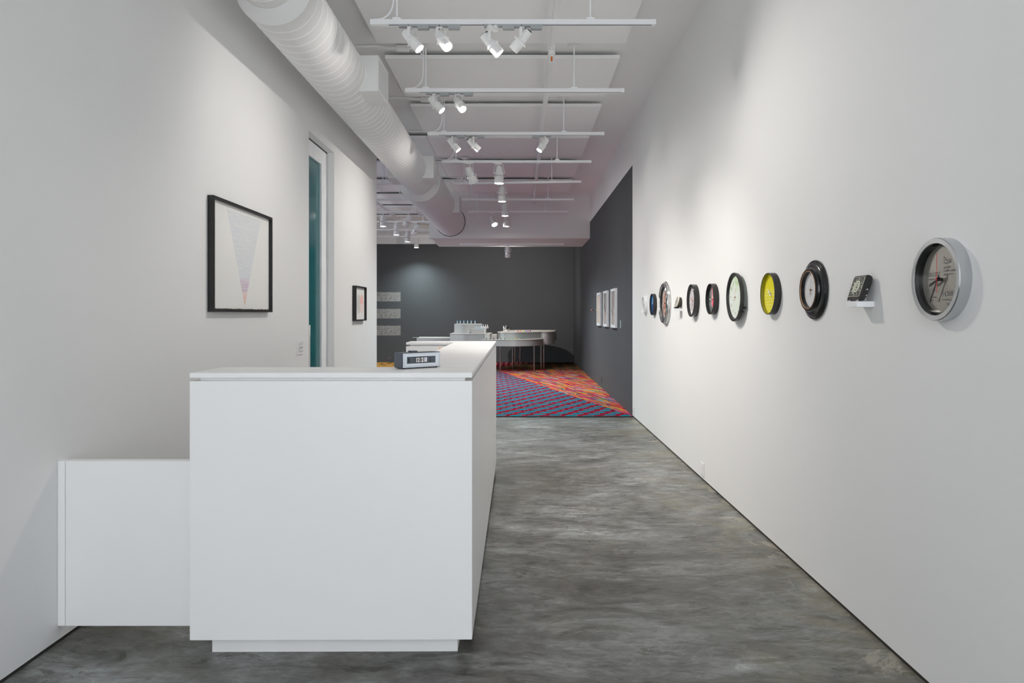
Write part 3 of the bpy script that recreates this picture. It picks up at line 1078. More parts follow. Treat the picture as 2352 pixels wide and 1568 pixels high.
MB().tube([(-0.03, 0, 0.023), (0.01, 0, 0.019)], 0.060, 20).obj('end_collar', M['ceil'], pp)
MB().tube([(0.30, 0.19, 0.02), (0.30, 0.19, ZC - 3.666)], 0.006, 8).tube([(0.30, 0.0, -0.01), (0.30, 0.195, 0.02)], 0.006, 8).obj('hanger_rod', M['ceil'], pp)
o = MB().prism([(0, 0), (0.10, -0.06), (0.10, -0.09), (0.05, -0.09), (0, -0.04)], -0.03, 0.03, Matrix.Rotation(PI / 2, 4, 'X')).obj('soffit_bracket', M['wall'])
o.location = (-2.0, 15.72, 3.0895)
tag(o, 'small white wedge bracket under the soffit\'s left corner', 'bracket')

# ------------------------------------------------------------------ framed drawings on the left wall
def frame(t, w, h, depth, face, mat, back, recess):
    b = MB()
    for a, c in (((-w / 2, -h / 2), (-w / 2 + face, h / 2)), ((w / 2 - face, -h / 2), (w / 2, h / 2)), ((-w / 2 + face, -h / 2), (w / 2 - face, -h / 2 + face)), ((-w / 2 + face, h / 2 - face), (w / 2 - face, h / 2))):
        b.box((a[0], a[1], 0.001), (c[0], c[1], depth))
    b.obj('frame', mat, t)
    MB().box((-w / 2 + face, -h / 2 + face, 0.002), (w / 2 - face, h / 2 - face, depth - recess)).obj('sheet', back, t, 'paper sheet')


def m_paper(name, fn):
    n = NT(name)
    fn(n)
    n.b.inputs['Roughness'].default_value = 0.9
    n.b.inputs['Specular IOR Level'].default_value = 0.15
    return n.m


def art_triangle(n):
    x, y, z = n.xyz()                       # local: x right, y up, metres from frame centre
    # inverted triangle, apex (0.035,-0.325), top edge at y=0.318, half-width 0.31
    t = n.math('DIVIDE', n.math('ADD', y, 0.325), 0.643)
    hw = n.math('MULTIPLY', t, 0.305)
    ins = n.math('MULTIPLY', n.math('LESS_THAN', n.math('ABSOLUTE', n.math('SUBTRACT', x, 0.035)), hw), n.math('LESS_THAN', y, 0.318))
    ins = n.math('MULTIPLY', ins, n.math('GREATER_THAN', t, 0.0))
    lines = n.noise(scale=1.0, detail=5, rough=0.7, stretch=(6, 95, 1))
    col = n.ramp(t, [(0.0, (0.55, 0.25, 0.12)), (0.06, (0.80, 0.40, 0.30)), (0.14, (0.78, 0.46, 0.46)), (0.17, (0.50, 0.33, 0.50)), (0.28, (0.62, 0.45, 0.60)), (0.31, (0.62, 0.66, 0.72)), (0.6, (0.62, 0.66, 0.70)), (1.0, (0.64, 0.67, 0.72))])
    k = n.ramp(lines, [(0.35, (0.0, 0.0, 0.0)), (0.6, (1, 1, 1))])
    col = n.mix(n.math('MULTIPLY', k, 0.6), col, (0.80, 0.80, 0.79))
    paper = n.ramp(n.noise(scale=4), [(0.3, (0.79, 0.785, 0.765)), (0.7, (0.81, 0.805, 0.79))])
    n.base(n.mix(n.math('MULTIPLY', ins, 0.85), paper, col))


def art_ovals(n):
    x, y, z = n.xyz()

    def oval(cx, cy, rx, ry):
        a = n.math('POWER', n.math('ABSOLUTE', n.math('DIVIDE', n.math('SUBTRACT', x, cx), rx)), 2.0)
        b_ = n.math('POWER', n.math('ABSOLUTE', n.math('DIVIDE', n.math('SUBTRACT', y, cy), ry)), 2.0)
        return n.math('LESS_THAN', n.math('ADD', a, b_), 1.0)
    g = oval(-0.035, -0.004, 0.10, 0.117)
    p = oval(0.125, -0.004, 0.10, 0.117)
    nz = n.noise(scale=3, stretch=(1, 60, 1))
    paper = n.ramp(n.noise(scale=4), [(0.3, (0.74, 0.735, 0.72)), (0.7, (0.77, 0.765, 0.75))])
    c = n.mix(n.math('MULTIPLY', g, n.math('MULTIPLY_ADD', nz, 0.4, 0.4)), paper, (0.46, 0.45, 0.42))
    up = n.math('GREATER_THAN', y, 0.0)
    pk = n.mix(up, (0.78, 0.60, 0.57), (0.84, 0.44, 0.41))
    c = n.mix(n.math('MULTIPLY', p, 0.8), c, pk)
    n.base(c)


t = thing('framed_drawing', 'large black-framed drawing of an inverted pale triangle', 'picture', (XL, 4.955, 1.784), R_LEFT, 'framed drawings on the left wall')
frame(t, 1.05, 0.733, 0.040, 0.018, M['frame_blk'], m_paper('paper_triangle_drawing', art_triangle), 0.024)
b = MB()
for i in range(60):
    x = -0.505 + i * 1.01 / 60
    b.box((x, -0.349, 0.0165), (x + random.uniform(0.008, 0.017), -0.349 + random.uniform(0.003, 0.007), 0.0175))
b.stuff('deckle_edge', simple('brown_deckle', (0.20, 0.16, 0.13), 0.9), t)
t = thing('framed_drawing', 'small black-framed print of grey and pink ovals', 'picture', (XL, 8.52, 1.531), R_LEFT, 'framed drawings on the left wall')
frame(t, 0.56, 0.414, 0.047, 0.016, M['frame_blk'], m_paper('paper_oval_print', art_ovals), 0.028)

t = thing('light_switch', 'white six-button switch plate beside the teal door', 'switch', (XL, 6.288, 1.106), R_LEFT)
MB().box((-0.088, -0.064, 0.0005), (0.088, 0.064, 0.008)).obj('cover_plate', M['plate'], t, bevel=0.003)
for i in range(3):
    for j in range(2):
        MB().box((-0.05 + i * 0.035, -0.036 + j * 0.037, 0.008), (-0.02 + i * 0.035, -0.003 + j * 0.037, 0.012)).obj('button', M['track'], t, bevel=0.002)


def outlet(y, z, label, mat, w=0.072, h=0.108):
    t = thing('wall_outlet', label, 'outlet', (XR, y, z), R_RIGHT, 'wall outlets')
    MB().box((-w / 2, -h / 2, 0.0005), (w / 2, h / 2, 0.007)).obj('cover_plate', mat, t, bevel=0.002)
    MB().box((-0.017, -0.034, 0.007), (0.017, 0.034, 0.0095)).obj('receptacle', mat, t, bevel=0.001)


outlet(5.95, 0.095, 'white outlet low on the right wall beside concrete', M['plate'], 0.10, 0.11)
outlet(9.59, 0.092, 'white outlet at the edge of the charcoal wall', M['plate'], 0.10, 0.10)
outlet(13.35, 0.16, 'charcoal outlet low on the dark right wall', M['plate_dk'])
t = thing('wall_outlet', 'charcoal outlet low on the back wall', 'outlet', (-3.83, YB, 0.125), R_BACK, 'wall outlets')
MB().box((-0.06, -0.045, 0.0005), (0.06, 0.045, 0.006)).obj('cover_plate', M['plate_dk'], t, bevel=0.002)
MB().box((-0.03, -0.02, 0.006), (0.03, 0.02, 0.008)).obj('receptacle', M['plate_dk'], t)

# ------------------------------------------------------------------ clocks on the right wall
def disc(name, t, r, z, mat, label=None, z0=None, seg=64):
    return MB().lathe([(r, z - 0.002 if z0 is None else z0), (r, z)], seg).obj(name, mat, t, label)


def hand(t, name, ang_deg, ln, tail, w, z, mat, label=None):
    a = math.radians(-ang_deg)
    b = MB().box((-w / 2, -tail, z), (w / 2, ln, z + 0.0012))
    o = b.obj(name, mat, t, label)
    o.rotation_euler = (0, 0, a)
    return o


def clock(label, y, z, name='wall_clock'):
    return thing(name, label, 'clock', (XR, y, z), R_RIGHT, 'clocks along the right wall')


# -- large brushed steel clock with mirror dial
t = clock('large brushed steel clock with lettered grey mirror dial', 2.548, 1.5266)
MB().lathe([(0.150, 0.0), (0.150, 0.040), (0.147, 0.0435), (0.131, 0.0435), (0.129, 0.0415), (0.129, 0.0)], 96, closed=True).obj('rim', M['steel'], t)
MB().lathe([(0.1288, 0.012), (0.1288, 0.041), (0.121, 0.030), (0.121, 0.012)], 96, closed=True).obj('inner_ring', M['blk_gloss'], t)
MB().lathe([(0.1275, 0.0275), (0.1262, 0.0300), (0.1240, 0.0285), (0.1240, 0.0270)], 96, closed=True).obj('chrome_bead', M['chrome'], t)
n = NT('grey_mirror_dial')
n.base(n.ramp(n.noise(scale=9), [(0.3, (0.36, 0.345, 0.31)), (0.7, (0.39, 0.375, 0.34))]), 0.10, 0.55)
disc('dial', t, 0.1212, 0.0145, n.m, None, 0.010)
gi = M['grey_ink']
zt_ = 0.0147
for s, size, loc, sx in (('2,256', 0.0215, (0.010, 0.056), 1.0), ('gender', 0.0150, (0.010, 0.038), 1.05), ('confirmation', 0.0150, (0.010, 0.0255), 1.05), ('surgeries', 0.0150, (0.010, 0.013), 1.05),
                         ('5,821,037', 0.0205, (-0.093, 0.014), 1.0), ('reconstructive', 0.0140, (-0.090, -0.001), 1.05), ('surgeries', 0.0140, (-0.076, -0.013), 1.05),
                         ('815,592', 0.0165, (-0.092, -0.043), 1.0), ('cosmetic', 0.012, (-0.090, -0.055), 1.0), ('procedures', 0.012, (-0.088, -0.066), 1.0), ('(men)', 0.012, (-0.080, -0.077), 1.0),
                         ('14,269,281', 0.0235, (0.001, -0.060), 1.0), ('cosmetic procedures', 0.0128, (0.001, -0.077), 0.92), ('(women)', 0.0128, (0.032, -0.092), 1.0)):
    text(s, size, gi, t, (loc[0], loc[1], zt_), sx=sx, bold=0.00025 if size > 0.016 else 0.0)
MB().box((-0.0006, -0.009, 0), (0.0006, 0.009, 0.0006), Matrix.Translation((0.020, 0.074, zt_)) @ Matrix.Rotation(0.8, 4, 'Z')).box((-0.004, 0.006, 0), (0.004, 0.0085, 0.0006), Matrix.Translation((0.018, 0.074, zt_)) @ Matrix.Rotation(0.8, 4, 'Z')).obj('arrow_mark', gi, t)
MB().lathe([(0.006, 0.0145), (0.006, 0.034)], 20).obj('hub', M['black'], t)
hand(t, 'hour_hand', 248, 0.058, 0.014, 0.0085, 0.028, M['black'])
hand(t, 'minute_hand', 210, 0.094, 0.018, 0.0055, 0.030, M['black'])
hand(t, 'second_hand', 0, 0.094, 0.046, 0.0011, 0.033, M['red'], 'red second hand')
MB().lathe([(0.0035, 0.033), (0.0035, 0.036)], 16).obj('hub_cap', M['red'], t)

# -- black alarm clock with spiral dial on its shelf
def wall_shelf(yn, yf, label):
    t = thing('wall_shelf', label, 'shelf', (XR, (yn + yf) / 2, 1.445), R_RIGHT, 'small clock shelves')
    w = (yf - yn) / 2
    MB().box((-w, -0.0125, 0.0005), (w, 0.0125, 0.077)).obj('board', M['frame_wht'], t, bevel=0.001)
    return t


wall_shelf(3.061, 3.163, 'tiny white shelf holding the black spiral alarm clock')
lean = Matrix.Rotation(math.radians(18.5), 3, 'X')
al = thing('alarm_clock', 'black square alarm clock with cream spiral dial, leaning back', 'clock', (1.463, 3.112, 1.4625), R_RIGHT @ Matrix.Rotation(math.radians(-18.5), 3, 'X'), 'clocks along the right wall')
AW, AH = 0.057, 0.118
b = MB().prism([(-0.001, 0.004), (-0.001, 0.112), (-0.005, 0.118), (-0.022, 0.118), (-0.030, 0.109), (-0.033, 0.088), (-0.030, 0.03), (-0.024, 0.008), (-0.018, 0.002), (-0.004, 0.002)], -AW, AW,
               Matrix(((0, 0, 1, 0), (0, 1, 0, 0), (1, 0, 0, 0), (0, 0, 0, 1))))
b.obj('case', M['blk_gloss'], al, bevel=0.002)
MB().box((-0.050, 0.018, -0.001), (0.050, 0.106, 0.0006)).obj('dial', simple('charcoal_dial', (0.05, 0.05, 0.05), 0.6), al)
b = MB()
for a, c in (((-0.0515, 0.016), (0.0515, 0.0185)), ((-0.0515, 0.106), (0.0515, 0.108)), ((-0.0515, 0.016), (-0.0500, 0.108)), ((0.0495, 0.016), (0.0515, 0.108))):
    b.box((a[0], a[1], 0), (c[0], c[1], 0.0022))
b.obj('dial_border', simple('champagne_trim', (0.62, 0.58, 0.48), 0.3, 0.6), al)
b = MB()
vs, fs = [], []
N = 90
for i in range(N + 1):
    u = i / N
    a = u * 2.6 * 2 * PI + 0.6
    r = 0.004 + 0.0255 * u
    w = 0.0022 + 0.0012 * u
    for rr in (r - w, r + w):
        for zz in (0.0006, 0.0012):
            vs.append((rr * math.cos(a), 0.062 + rr * 1.05 * math.sin(a), zz))
for i in range(N):
    o = i * 4
    fs += [(o + 1, o + 3, o + 7, o + 5), (o, o + 4, o + 6, o + 2), (o, o + 1, o + 5, o + 4), (o + 2, o + 6, o + 7, o + 3)]
b.add(vs, fs).obj('spiral', M['cream'], al, 'cream spiral')
for hnum in range(1, 13):
    a = PI / 2 - hnum * PI / 6
    text(str(hnum), 0.0125, M['cream'], al, (0.0405 * math.cos(a), 0.0585 + 0.037 * math.sin(a), 0.0008), ax='CENTER', name='numeral', bold=0.0003)
b = MB()
for s in (-0.7, 0.7):
    b.tube([(s * AW - 0.008, 0.003, -0.005), (s * AW - 0.004, -0.003, 0.0), (s * AW + 0.004, -0.003, 0.0), (s * AW + 0.008, 0.003, -0.005)], 0.0022, 8)
b.tube([(0.02, 0.012, -0.024), (0.035, 0.013, -0.046), (0.0, 0.015, -0.052), (-0.035, 0.013, -0.046), (-0.02, 0.012, -0.024)], 0.002, 8)
b.obj('wire_stand', M['chrome'], al)
MB().lathe([(0.003, 0), (0.003, 0.006), (0, 0.007)], 10, Matrix.Translation((AW, 0.055, -0.02)) @ Matrix.Rotation(PI / 2, 4, 'Y')).lathe([(0.0025, 0), (0.0025, 0.006)], 10, Matrix.Translation((AW, 0.03, -0.024)) @ Matrix.Rotation(PI / 2, 4, 'Y')).obj('winding_knob', M['brass'], al)

# -- black moulded round clock with white dial
t = clock('black moulded clock with a stepped rim and small white dial', 3.669, 1.5275)
MB().lathe([(0.150, 0.0), (0.1547, 0.004), (0.1547, 0.010), (0.151, 0.0145), (0.148, 0.014), (0.146, 0.0175), (0.143, 0.0165), (0.138, 0.022), (0.128, 0.025), (0.119, 0.0255), (0.113, 0.028), (0.111, 0.034), (0.113, 0.036), (0.1115, 0.039), (0.109, 0.0385), (0.1105, 0.042), (0.107, 0.045), (0.100, 0.0445), (0.097, 0.041), (0.094, 0.0385), (0.090, 0.018), (0.088, 0.0)], 96, closed=True).obj('rim', M['blk_gloss'], t)
MB().lathe([(0.1005, 0.0452), (0.098, 0.0462), (0.0955, 0.043), (0.0955, 0.041)], 96, closed=True).obj('copper_bead', simple('copper_edge', (0.52, 0.30, 0.17), 0.3, 0.9), t)
n = NT('white_stippled_dial')
st = n.noise(scale=330, detail=1)
n.base(n.ramp(st, [(0.40, (0.58, 0.58, 0.59)), (0.5, (0.78, 0.78, 0.79))]), 0.5)
disc('dial', t, 0.0905, 0.023, n.m, None, 0.016)
MB().lathe([(0.0035, 0.023), (0.0035, 0.033)], 14).obj('hub', simple('bronze_hub', (0.25, 0.14, 0.06), 0.35, 0.7), t)
hand(t, 'hour_hand', 196, 0.028, 0.006, 0.0035, 0.028, M['black'])
hand(t, 'minute_hand', 12, 0.062, 0.008, 0.0012, 0.030, M['adapter'])
hand(t, 'second_hand', 50, 0.018, 0.006, 0.001, 0.031, simple('brass_hand', (0.7, 0.42, 0.15), 0.3, 0.6))


def drum(t, R, depth, mat, dial_mat, recess, wall=0.006, inner=None):
    MB().lathe([(R, 0.0), (R, depth - 0.0015), (R - 0.0015, depth), (R - wall, depth), (R - wall, 0.0)], 96, closed=True).obj('rim', mat, t)
    if inner is not None:
        MB().lathe([(R - wall + 0.0005, depth - recess - 0.002), (R - wall + 0.0005, depth - 0.003), (R - wall - 0.0015, depth - 0.003), (R - wall - 0.0015, depth - recess - 0.002)], 96, closed=True).obj('rim_lining', inner, t)
    disc('dial', t, R - wall, depth - recess, dial_mat, None, depth - recess - 0.006)


# -- yellow clock
n = NT('yellow_dial')
x, y, z = n.xyz()
gx = n.math('LESS_THAN', n.math('ABSOLUTE', n.math('SUBTRACT', n.math('FRACT', n.math('DIVIDE', x, 0.034)), 0.5)), 0.035)
gy = n.math('LESS_THAN', n.math('ABSOLUTE', n.math('SUBTRACT', n.math('FRACT', n.math('DIVIDE', y, 0.0195)), 0.5)), 0.06)
g = n.math('MULTIPLY', n.math('MAXIMUM', gx, gy), n.math('LESS_THAN', y, 0.022))
wv = n.math('MULTIPLY', n.math('SINE', n.math('MULTIPLY', x, 95.0)), 0.018)
cv = n.math('MULTIPLY', n.math('LESS_THAN', n.math('ABSOLUTE', n.math('SUBTRACT', n.math('ADD', y, 0.038), wv)), 0.0016), n.math('LESS_THAN', n.math('ABSOLUTE', x), 0.075))
cv2 = n.math('LESS_THAN', n.math('ABSOLUTE', n.math('SUBTRACT', n.math('SUBTRACT', y, 0.055), wv)), 0.0013)
c = n.mix(n.math('MULTIPLY', g, 0.75), (0.80, 0.72, 0.01), (0.80, 0.80, 0.62))
c = n.mix(n.math('MULTIPLY', cv, 0.8), c, (0.55, 0.30, 0.02))
c = n.mix(n.math('MULTIPLY', cv2, 0.35), c, (0.35, 0.30, 0.02))
n.base(c, 0.5)
t = clock('black-rimmed clock with a bright yellow dial and white hands', 4.278, 1.526)
drum(t, 0.126, 0.041, M['blk_satin'], n.m, 0.022, 0.004, simple('olive_lining', (0.30, 0.27, 0.01), 0.5))
MB().lathe([(0.005, 0.019), (0.005, 0.028)], 14).obj('hub', M['adapter'], t)
hand(t, 'hour_hand', 305, 0.050, 0.022, 0.006, 0.025, M['white_ink'], 'white hour hand')
hand(t, 'minute_hand', 355, 0.024, 0.012, 0.004, 0.027, M['white_ink'], 'white minute hand')

# -- pale green clock standing off the wall
n = NT('pale_green_dial')
x, y, z = n.xyz()
r = n.math('SQRT', n.math('ADD', n.math('MULTIPLY', x, x), n.math('MULTIPLY', y, y)))
an = n.math('ARCTAN2', y, x)
base = n.ramp(n.math('ADD', n.noise(scale=9, detail=3), n.math('MULTIPLY', y, 0.9)), [(0.40, (0.72, 0.76, 0.72)), (0.62, (0.70, 0.77, 0.66)), (0.75, (0.56, 0.70, 0.44))])
ray = n.math('MULTIPLY', n.math('LESS_THAN', n.math('FRACT', n.math('MULTIPLY', an, 60 / (2 * PI))), 0.22), n.math('LESS_THAN', n.math('ABSOLUTE', n.math('SUBTRACT', r, 0.066)), 0.03))
c = n.mix(n.math('MULTIPLY', ray, 0.35), base, (0.45, 0.52, 0.47))
pale_core = n.math('LESS_THAN', r, 0.03)  # paler disc at the centre of the dial
c = n.mix(n.math('MULTIPLY', pale_core, 0.4), c, (0.82, 0.83, 0.80))
n.base(c, 0.5)
t = clock('large black-rimmed clock with a pale green numbered dial', 4.946, 1.522)
MB().lathe([(0.155, 0.020), (0.168, 0.022), (0.1715, 0.040), (0.1705, 0.046), (0.164, 0.0475), (0.157, 0.046), (0.150, 0.030), (0.149, 0.018)], 96, closed=True).obj('rim', M['blk_satin'], t)
disc('dial', t, 0.151, 0.029, n.m, None, 0.022)
MB().lathe([(0.05, 0.0005), (0.05, 0.022)], 40).obj('wall_mount', M['black'], t)
MB().tube([(0.095, -0.070, 0.030), (0.150, -0.108, 0.022)], 0.006, 10).tube([(0.128, -0.078, 0.014), (0.180, -0.075, 0.016)], 0.007, 10).obj('side_knob', M['black'], t)
gr = simple('leaf_green_print', (0.07, 0.25, 0.11), 0.6)
for hnum in range(1, 13):
    a = PI / 2 - hnum * PI / 6
    text(str(hnum), 0.030, gr, t, (0.112 * math.cos(a), 0.112 * math.sin(a) - 0.010, 0.0292), ax='CENTER', name='numeral')
b = MB()
for i in range(26):
    a = random.uniform(0.2, PI - 0.2)
    rr = random.uniform(0.095, 0.140)
    b.box((-0.004, -0.0015, 0.029), (0.004, 0.0015, 0.0296), Matrix.Translation((rr * math.cos(a), rr * math.sin(a), 0)) @ Matrix.Rotation(random.uniform(0, PI), 4, 'Z'))
b.stuff('leaf_print', gr, t)
MB().lathe([(0.004, 0.029), (0.004, 0.038)], 14).obj('hub', simple('brown_hub', (0.30, 0.18, 0.08), 0.5), t)
hand(t, 'hour_hand', 235, 0.045, 0.0, 0.003, 0.034, simple('faded_red', (0.60, 0.22, 0.20), 0.5))
hand(t, 'minute_hand', 30, 0.075, 0.012, 0.0016, 0.036, simple('tan_hand', (0.55, 0.42, 0.25), 0.5))

# -- dark clock with a pink flower-like figure
t = clock('black-rimmed clock, dark dial with pink shape and white rays', 5.577, 1.522)
n = NT('dark_slate_dial')
x, y, z = n.xyz()
an = n.math('ARCTAN2', n.math('ADD', y, 0.01), n.math('SUBTRACT', x, 0.02))
ry = n.noise(n.comb(n.math('MULTIPLY', an, 6.0), 0.3), 4.0, 3)
n.base(n.ramp(ry, [(0.45, (0.075, 0.085, 0.085)), (0.62, (0.20, 0.22, 0.22))]), 0.5)
drum(t, 0.122, 0.044, M['blk_satin'], n.m, 0.026, 0.005)
pk = simple('pink_print', (0.80, 0.13, 0.20), 0.6)
vs = [(0.0, 0.105), (0.014, 0.080), (0.022, 0.045), (0.034, 0.010), (0.046, -0.018), (0.050, -0.040), (0.040, -0.060), (0.022, -0.066), (0.004, -0.058), (-0.008, -0.035), (-0.006, -0.008), (0.000, 0.030), (-0.004, 0.070)]
MB().prism([(px - 0.022, py) for px, py in vs], 0.0182, 0.019).obj('pink_figure', pk, t)
b = MB()
for i in range(18):
    a = 2 * PI * i / 18
    b.box((-0.0012, 0.034, 0.019), (0.0012, 0.052, 0.0194), Matrix.Translation((0.0, -0.025, 0)) @ Matrix.Rotation(a, 4, 'Z'))
for a, l in ((0.75, 0.10), (1.57, 0.066), (2.2, 0.075), (0.35, 0.085), (0.2, 0.09)):
    b.box((-0.0014, 0.018, 0.0188), (0.0014, l, 0.0192), Matrix.Translation((0.0, -0.01, 0)) @ Matrix.Rotation(a, 4, 'Z'))
b.stuff('white_ray', M['white_ink'], t)
MB().lathe([(0.004, 0.018), (0.004, 0.030)], 14).obj('hub', simple('ochre_hub', (0.5, 0.33, 0.10), 0.5), t)
hand(t, 'hour_hand', 270, 0.062, 0.004, 0.004, 0.026, M['white_ink'], 'white hour hand')

# -- scribbled clock
t = clock('black-rimmed clock with a grey scribbled dial', 6.193, 1.522)
n = NT('scribbled_dial')
s1 = n.noise(scale=26, detail=6, rough=0.75, dist=2.5)
c = n.ramp(s1, [(0.40, (0.20, 0.18, 0.19)), (0.47, (0.48, 0.46, 0.48)), (0.55, (0.68, 0.66, 0.68))])
x, y, z = n.xyz()
c = n.mix(n.math('LESS_THAN', y, -0.088), c, (0.74, 0.73, 0.73))
s2 = n.noise(scale=13, detail=5, dist=2.0)
red = n.math('MULTIPLY', n.math('GREATER_THAN', s2, 0.58), n.math('LESS_THAN', n.math('ABSOLUTE', n.math('SUBTRACT', x, 0.03)), 0.05))
c = n.mix(n.math('MULTIPLY', red, 0.45), c, (0.42, 0.09, 0.09))
n.base(c, 0.6)
drum(t, 0.143, 0.046, M['blk_gloss'], n.m, 0.022, 0.014)
MB().lathe([(0.005, 0.024), (0.005, 0.032)], 14).obj('hub', simple('gold_hub', (0.75, 0.55, 0.25), 0.3, 0.7), t)
hand(t, 'hour_hand', 305, 0.040, 0.010, 0.004, 0.029, M['red'], 'red hour hand')
hand(t, 'minute_hand', 150, 0.055, 0.010, 0.003, 0.031, M['red'], 'red minute hand')

# -- small oval alarm clock on its shelf
wall_shelf(6.70, 6.80, 'tiny white shelf holding the small silver alarm clock')
al = thing('alarm_clock', 'small silver oval alarm clock on its tiny white shelf', 'clock', (1.470, 6.752, 1.4578), R_RIGHT @ Matrix.Rotation(math.radians(-16), 3, 'X'), 'clocks along the right wall')
oc = Matrix.Translation((0, 0.066, -0.004))
MB().lathe([(0.049, -0.010), (0.052, -0.004), (0.051, 0.003), (0.046, 0.004), (0.045, 0.0)], 48, oc, sy=1.08).obj('bezel', simple('cream_bezel', (0.72, 0.66, 0.56), 0.4), al)
n = NT('silver_dial_print')
n.base(n.ramp(n.noise(scale=70, detail=4, dist=1.0), [(0.42, (0.16, 0.15, 0.15)), (0.5, (0.62, 0.62, 0.63))]), 0.3, 0.3)
MB().lathe([(0.0455, -0.004), (0.0455, 0.001)], 48, oc, sy=1.08).obj('dial', n.m, al)
MB().lathe([(0.049, -0.010), (0.050, -0.030), (0.040, -0.042), (0.0, -0.044)], 48, oc, sy=1.08).obj('back_case', simple('olive_black_case', (0.035, 0.030, 0.018), 0.35), al)
MB().box((-0.035, 0.004, -0.040), (0.035, 0.016, 0.0)).obj('foot', M['black'], al, bevel=0.003)
hand(al, 'hour_hand', 60, 0.025, 0.0, 0.003, -0.0015, M['black']).location = (0, 0.066, 0)

# -- silver clock
t = clock('large polished silver clock with a pinkish dial', 7.43, 1.5175)
MB().lathe([(0.216, 0.0), (0.230, 0.004), (0.231, 0.010), (0.226, 0.016), (0.222, 0.017), (0.222, 0.023), (0.217, 0.030), (0.213, 0.031), (0.211, 0.038), (0.203, 0.045), (0.193, 0.0455), (0.184, 0.041), (0.178, 0.030), (0.175, 0.016), (0.174, 0.0)], 112, closed=True).obj('rim', M['chrome'], t)
n = NT('rosy_collage_dial')
x, y, z = n.xyz()
r = n.math('SQRT', n.math('ADD', n.math('MULTIPLY', x, x), n.math('MULTIPLY', y, y)))
c = n.ramp(n.noise(scale=14, detail=6, dist=1.2), [(0.40, (0.26, 0.10, 0.07)), (0.50, (0.52, 0.30, 0.23)), (0.58, (0.58, 0.42, 0.36))])
rimc = n.ramp(n.noise(scale=40, detail=3), [(0.45, (0.30, 0.25, 0.24)), (0.55, (0.66, 0.61, 0.64))])
c = n.mix(n.math('GREATER_THAN', r, 0.125), c, rimc)
n.base(c, 0.45)
MB().lathe([(0.1745, 0.006), (0.1745, 0.034), (0.160, 0.020), (0.160, 0.006)], 96, closed=True).obj('inner_ring', M['blk_satin'], t)
disc('dial', t, 0.161, 0.013, n.m, None, 0.006)
MB().lathe([(0.006, 0.013), (0.006, 0.024)], 14).obj('hub', M['black'], t)
hand(t, 'hour_hand', 120, 0.07, 0.015, 0.005, 0.020, M['red'], 'red hour hand')
hand(t, 'minute_hand', 20, 0.10, 0.015, 0.004, 0.022, M['grey_ink'])

# -- blue clock
t = clock('small black-rimmed clock with a vivid blue dial', 8.07, 1.5146)
n = NT('blue_dial')
x, y, z = n.xyz()
n.base(n.ramp(n.math('MULTIPLY_ADD', y, 4.0, 0.5), [(0.45, (0.005, 0.055, 0.22)), (0.55, (0.0, 0.19, 0.52))]), 0.4)
drum(t, 0.123, 0.040, M['blk_satin'], n.m, 0.018, 0.005)
MB().lathe([(0.004, 0.021), (0.004, 0.03)], 14).obj('hub', M['black'], t)
hand(t, 'hour_hand', 40, 0.040, 0.0, 0.009, 0.025, M['orange'], 'orange hour hand')
hand(t, 'minute_hand', 20, 0.080, 0.01, 0.004, 0.027, M['white_ink'], 'white minute hand')

# -- white clock
t = clock('small all-white clock, farthest along the wall', 8.64, 1.516)
n = NT('pale_grey_dial')
n.base(n.ramp(n.noise(scale=20, detail=3), [(0.4, (0.55, 0.58, 0.57)), (0.55, (0.72, 0.75, 0.74))]), 0.4)
drum(t, 0.106, 0.039, M['frame_wht'], n.m, 0.015, 0.005)
MB().lathe([(0.003, 0.024), (0.003, 0.03)], 12).obj('hub', M['grey_ink'], t)
hand(t, 'hour_hand', 70, 0.035, 0.0, 0.003, 0.027, M['adapter'])
hand(t, 'minute_hand', 150, 0.060, 0.01, 0.002, 0.029, M['adapter'])

# ------------------------------------------------------------------ white-framed paintings on the charcoal right wall
def art_field(c0, c1, kind):
    def fn(n):
        x, y, z = n.xyz()
        c = n.ramp(n.math('MULTIPLY_ADD', y, 1.4, 0.5), [(0.0, c1), (0.42, c1), (0.55, c0), (1.0, c0)])
        st = n.noise(scale=1, detail=5, stretch=(16, 3, 1))
        m = n.math('MULTIPLY', n.math('GREATER_THAN', st, 0.53), n.math('LESS_THAN', y, 0.0))
        c = n.mix(n.math('MULTIPLY', m, 0.35), c, (0.62, 0.56, 0.50))
        if kind:
            dl = n.math('ABSOLUTE', n.math('ADD', n.math('MULTIPLY_ADD', x, 0.55, y), 0.03 if kind == 1 else 0.14))
            k = n.math('MULTIPLY', n.math('LESS_THAN', dl, 0.022), n.math('LESS_THAN', n.math('ABSOLUTE', n.math('ADD', x, 0.04 if kind == 1 else 0.17)), 0.13))
            c = n.mix(n.math('MULTIPLY', k, 0.85), c, (0.10, 0.07, 0.07))
        n.base(c)
    return fn


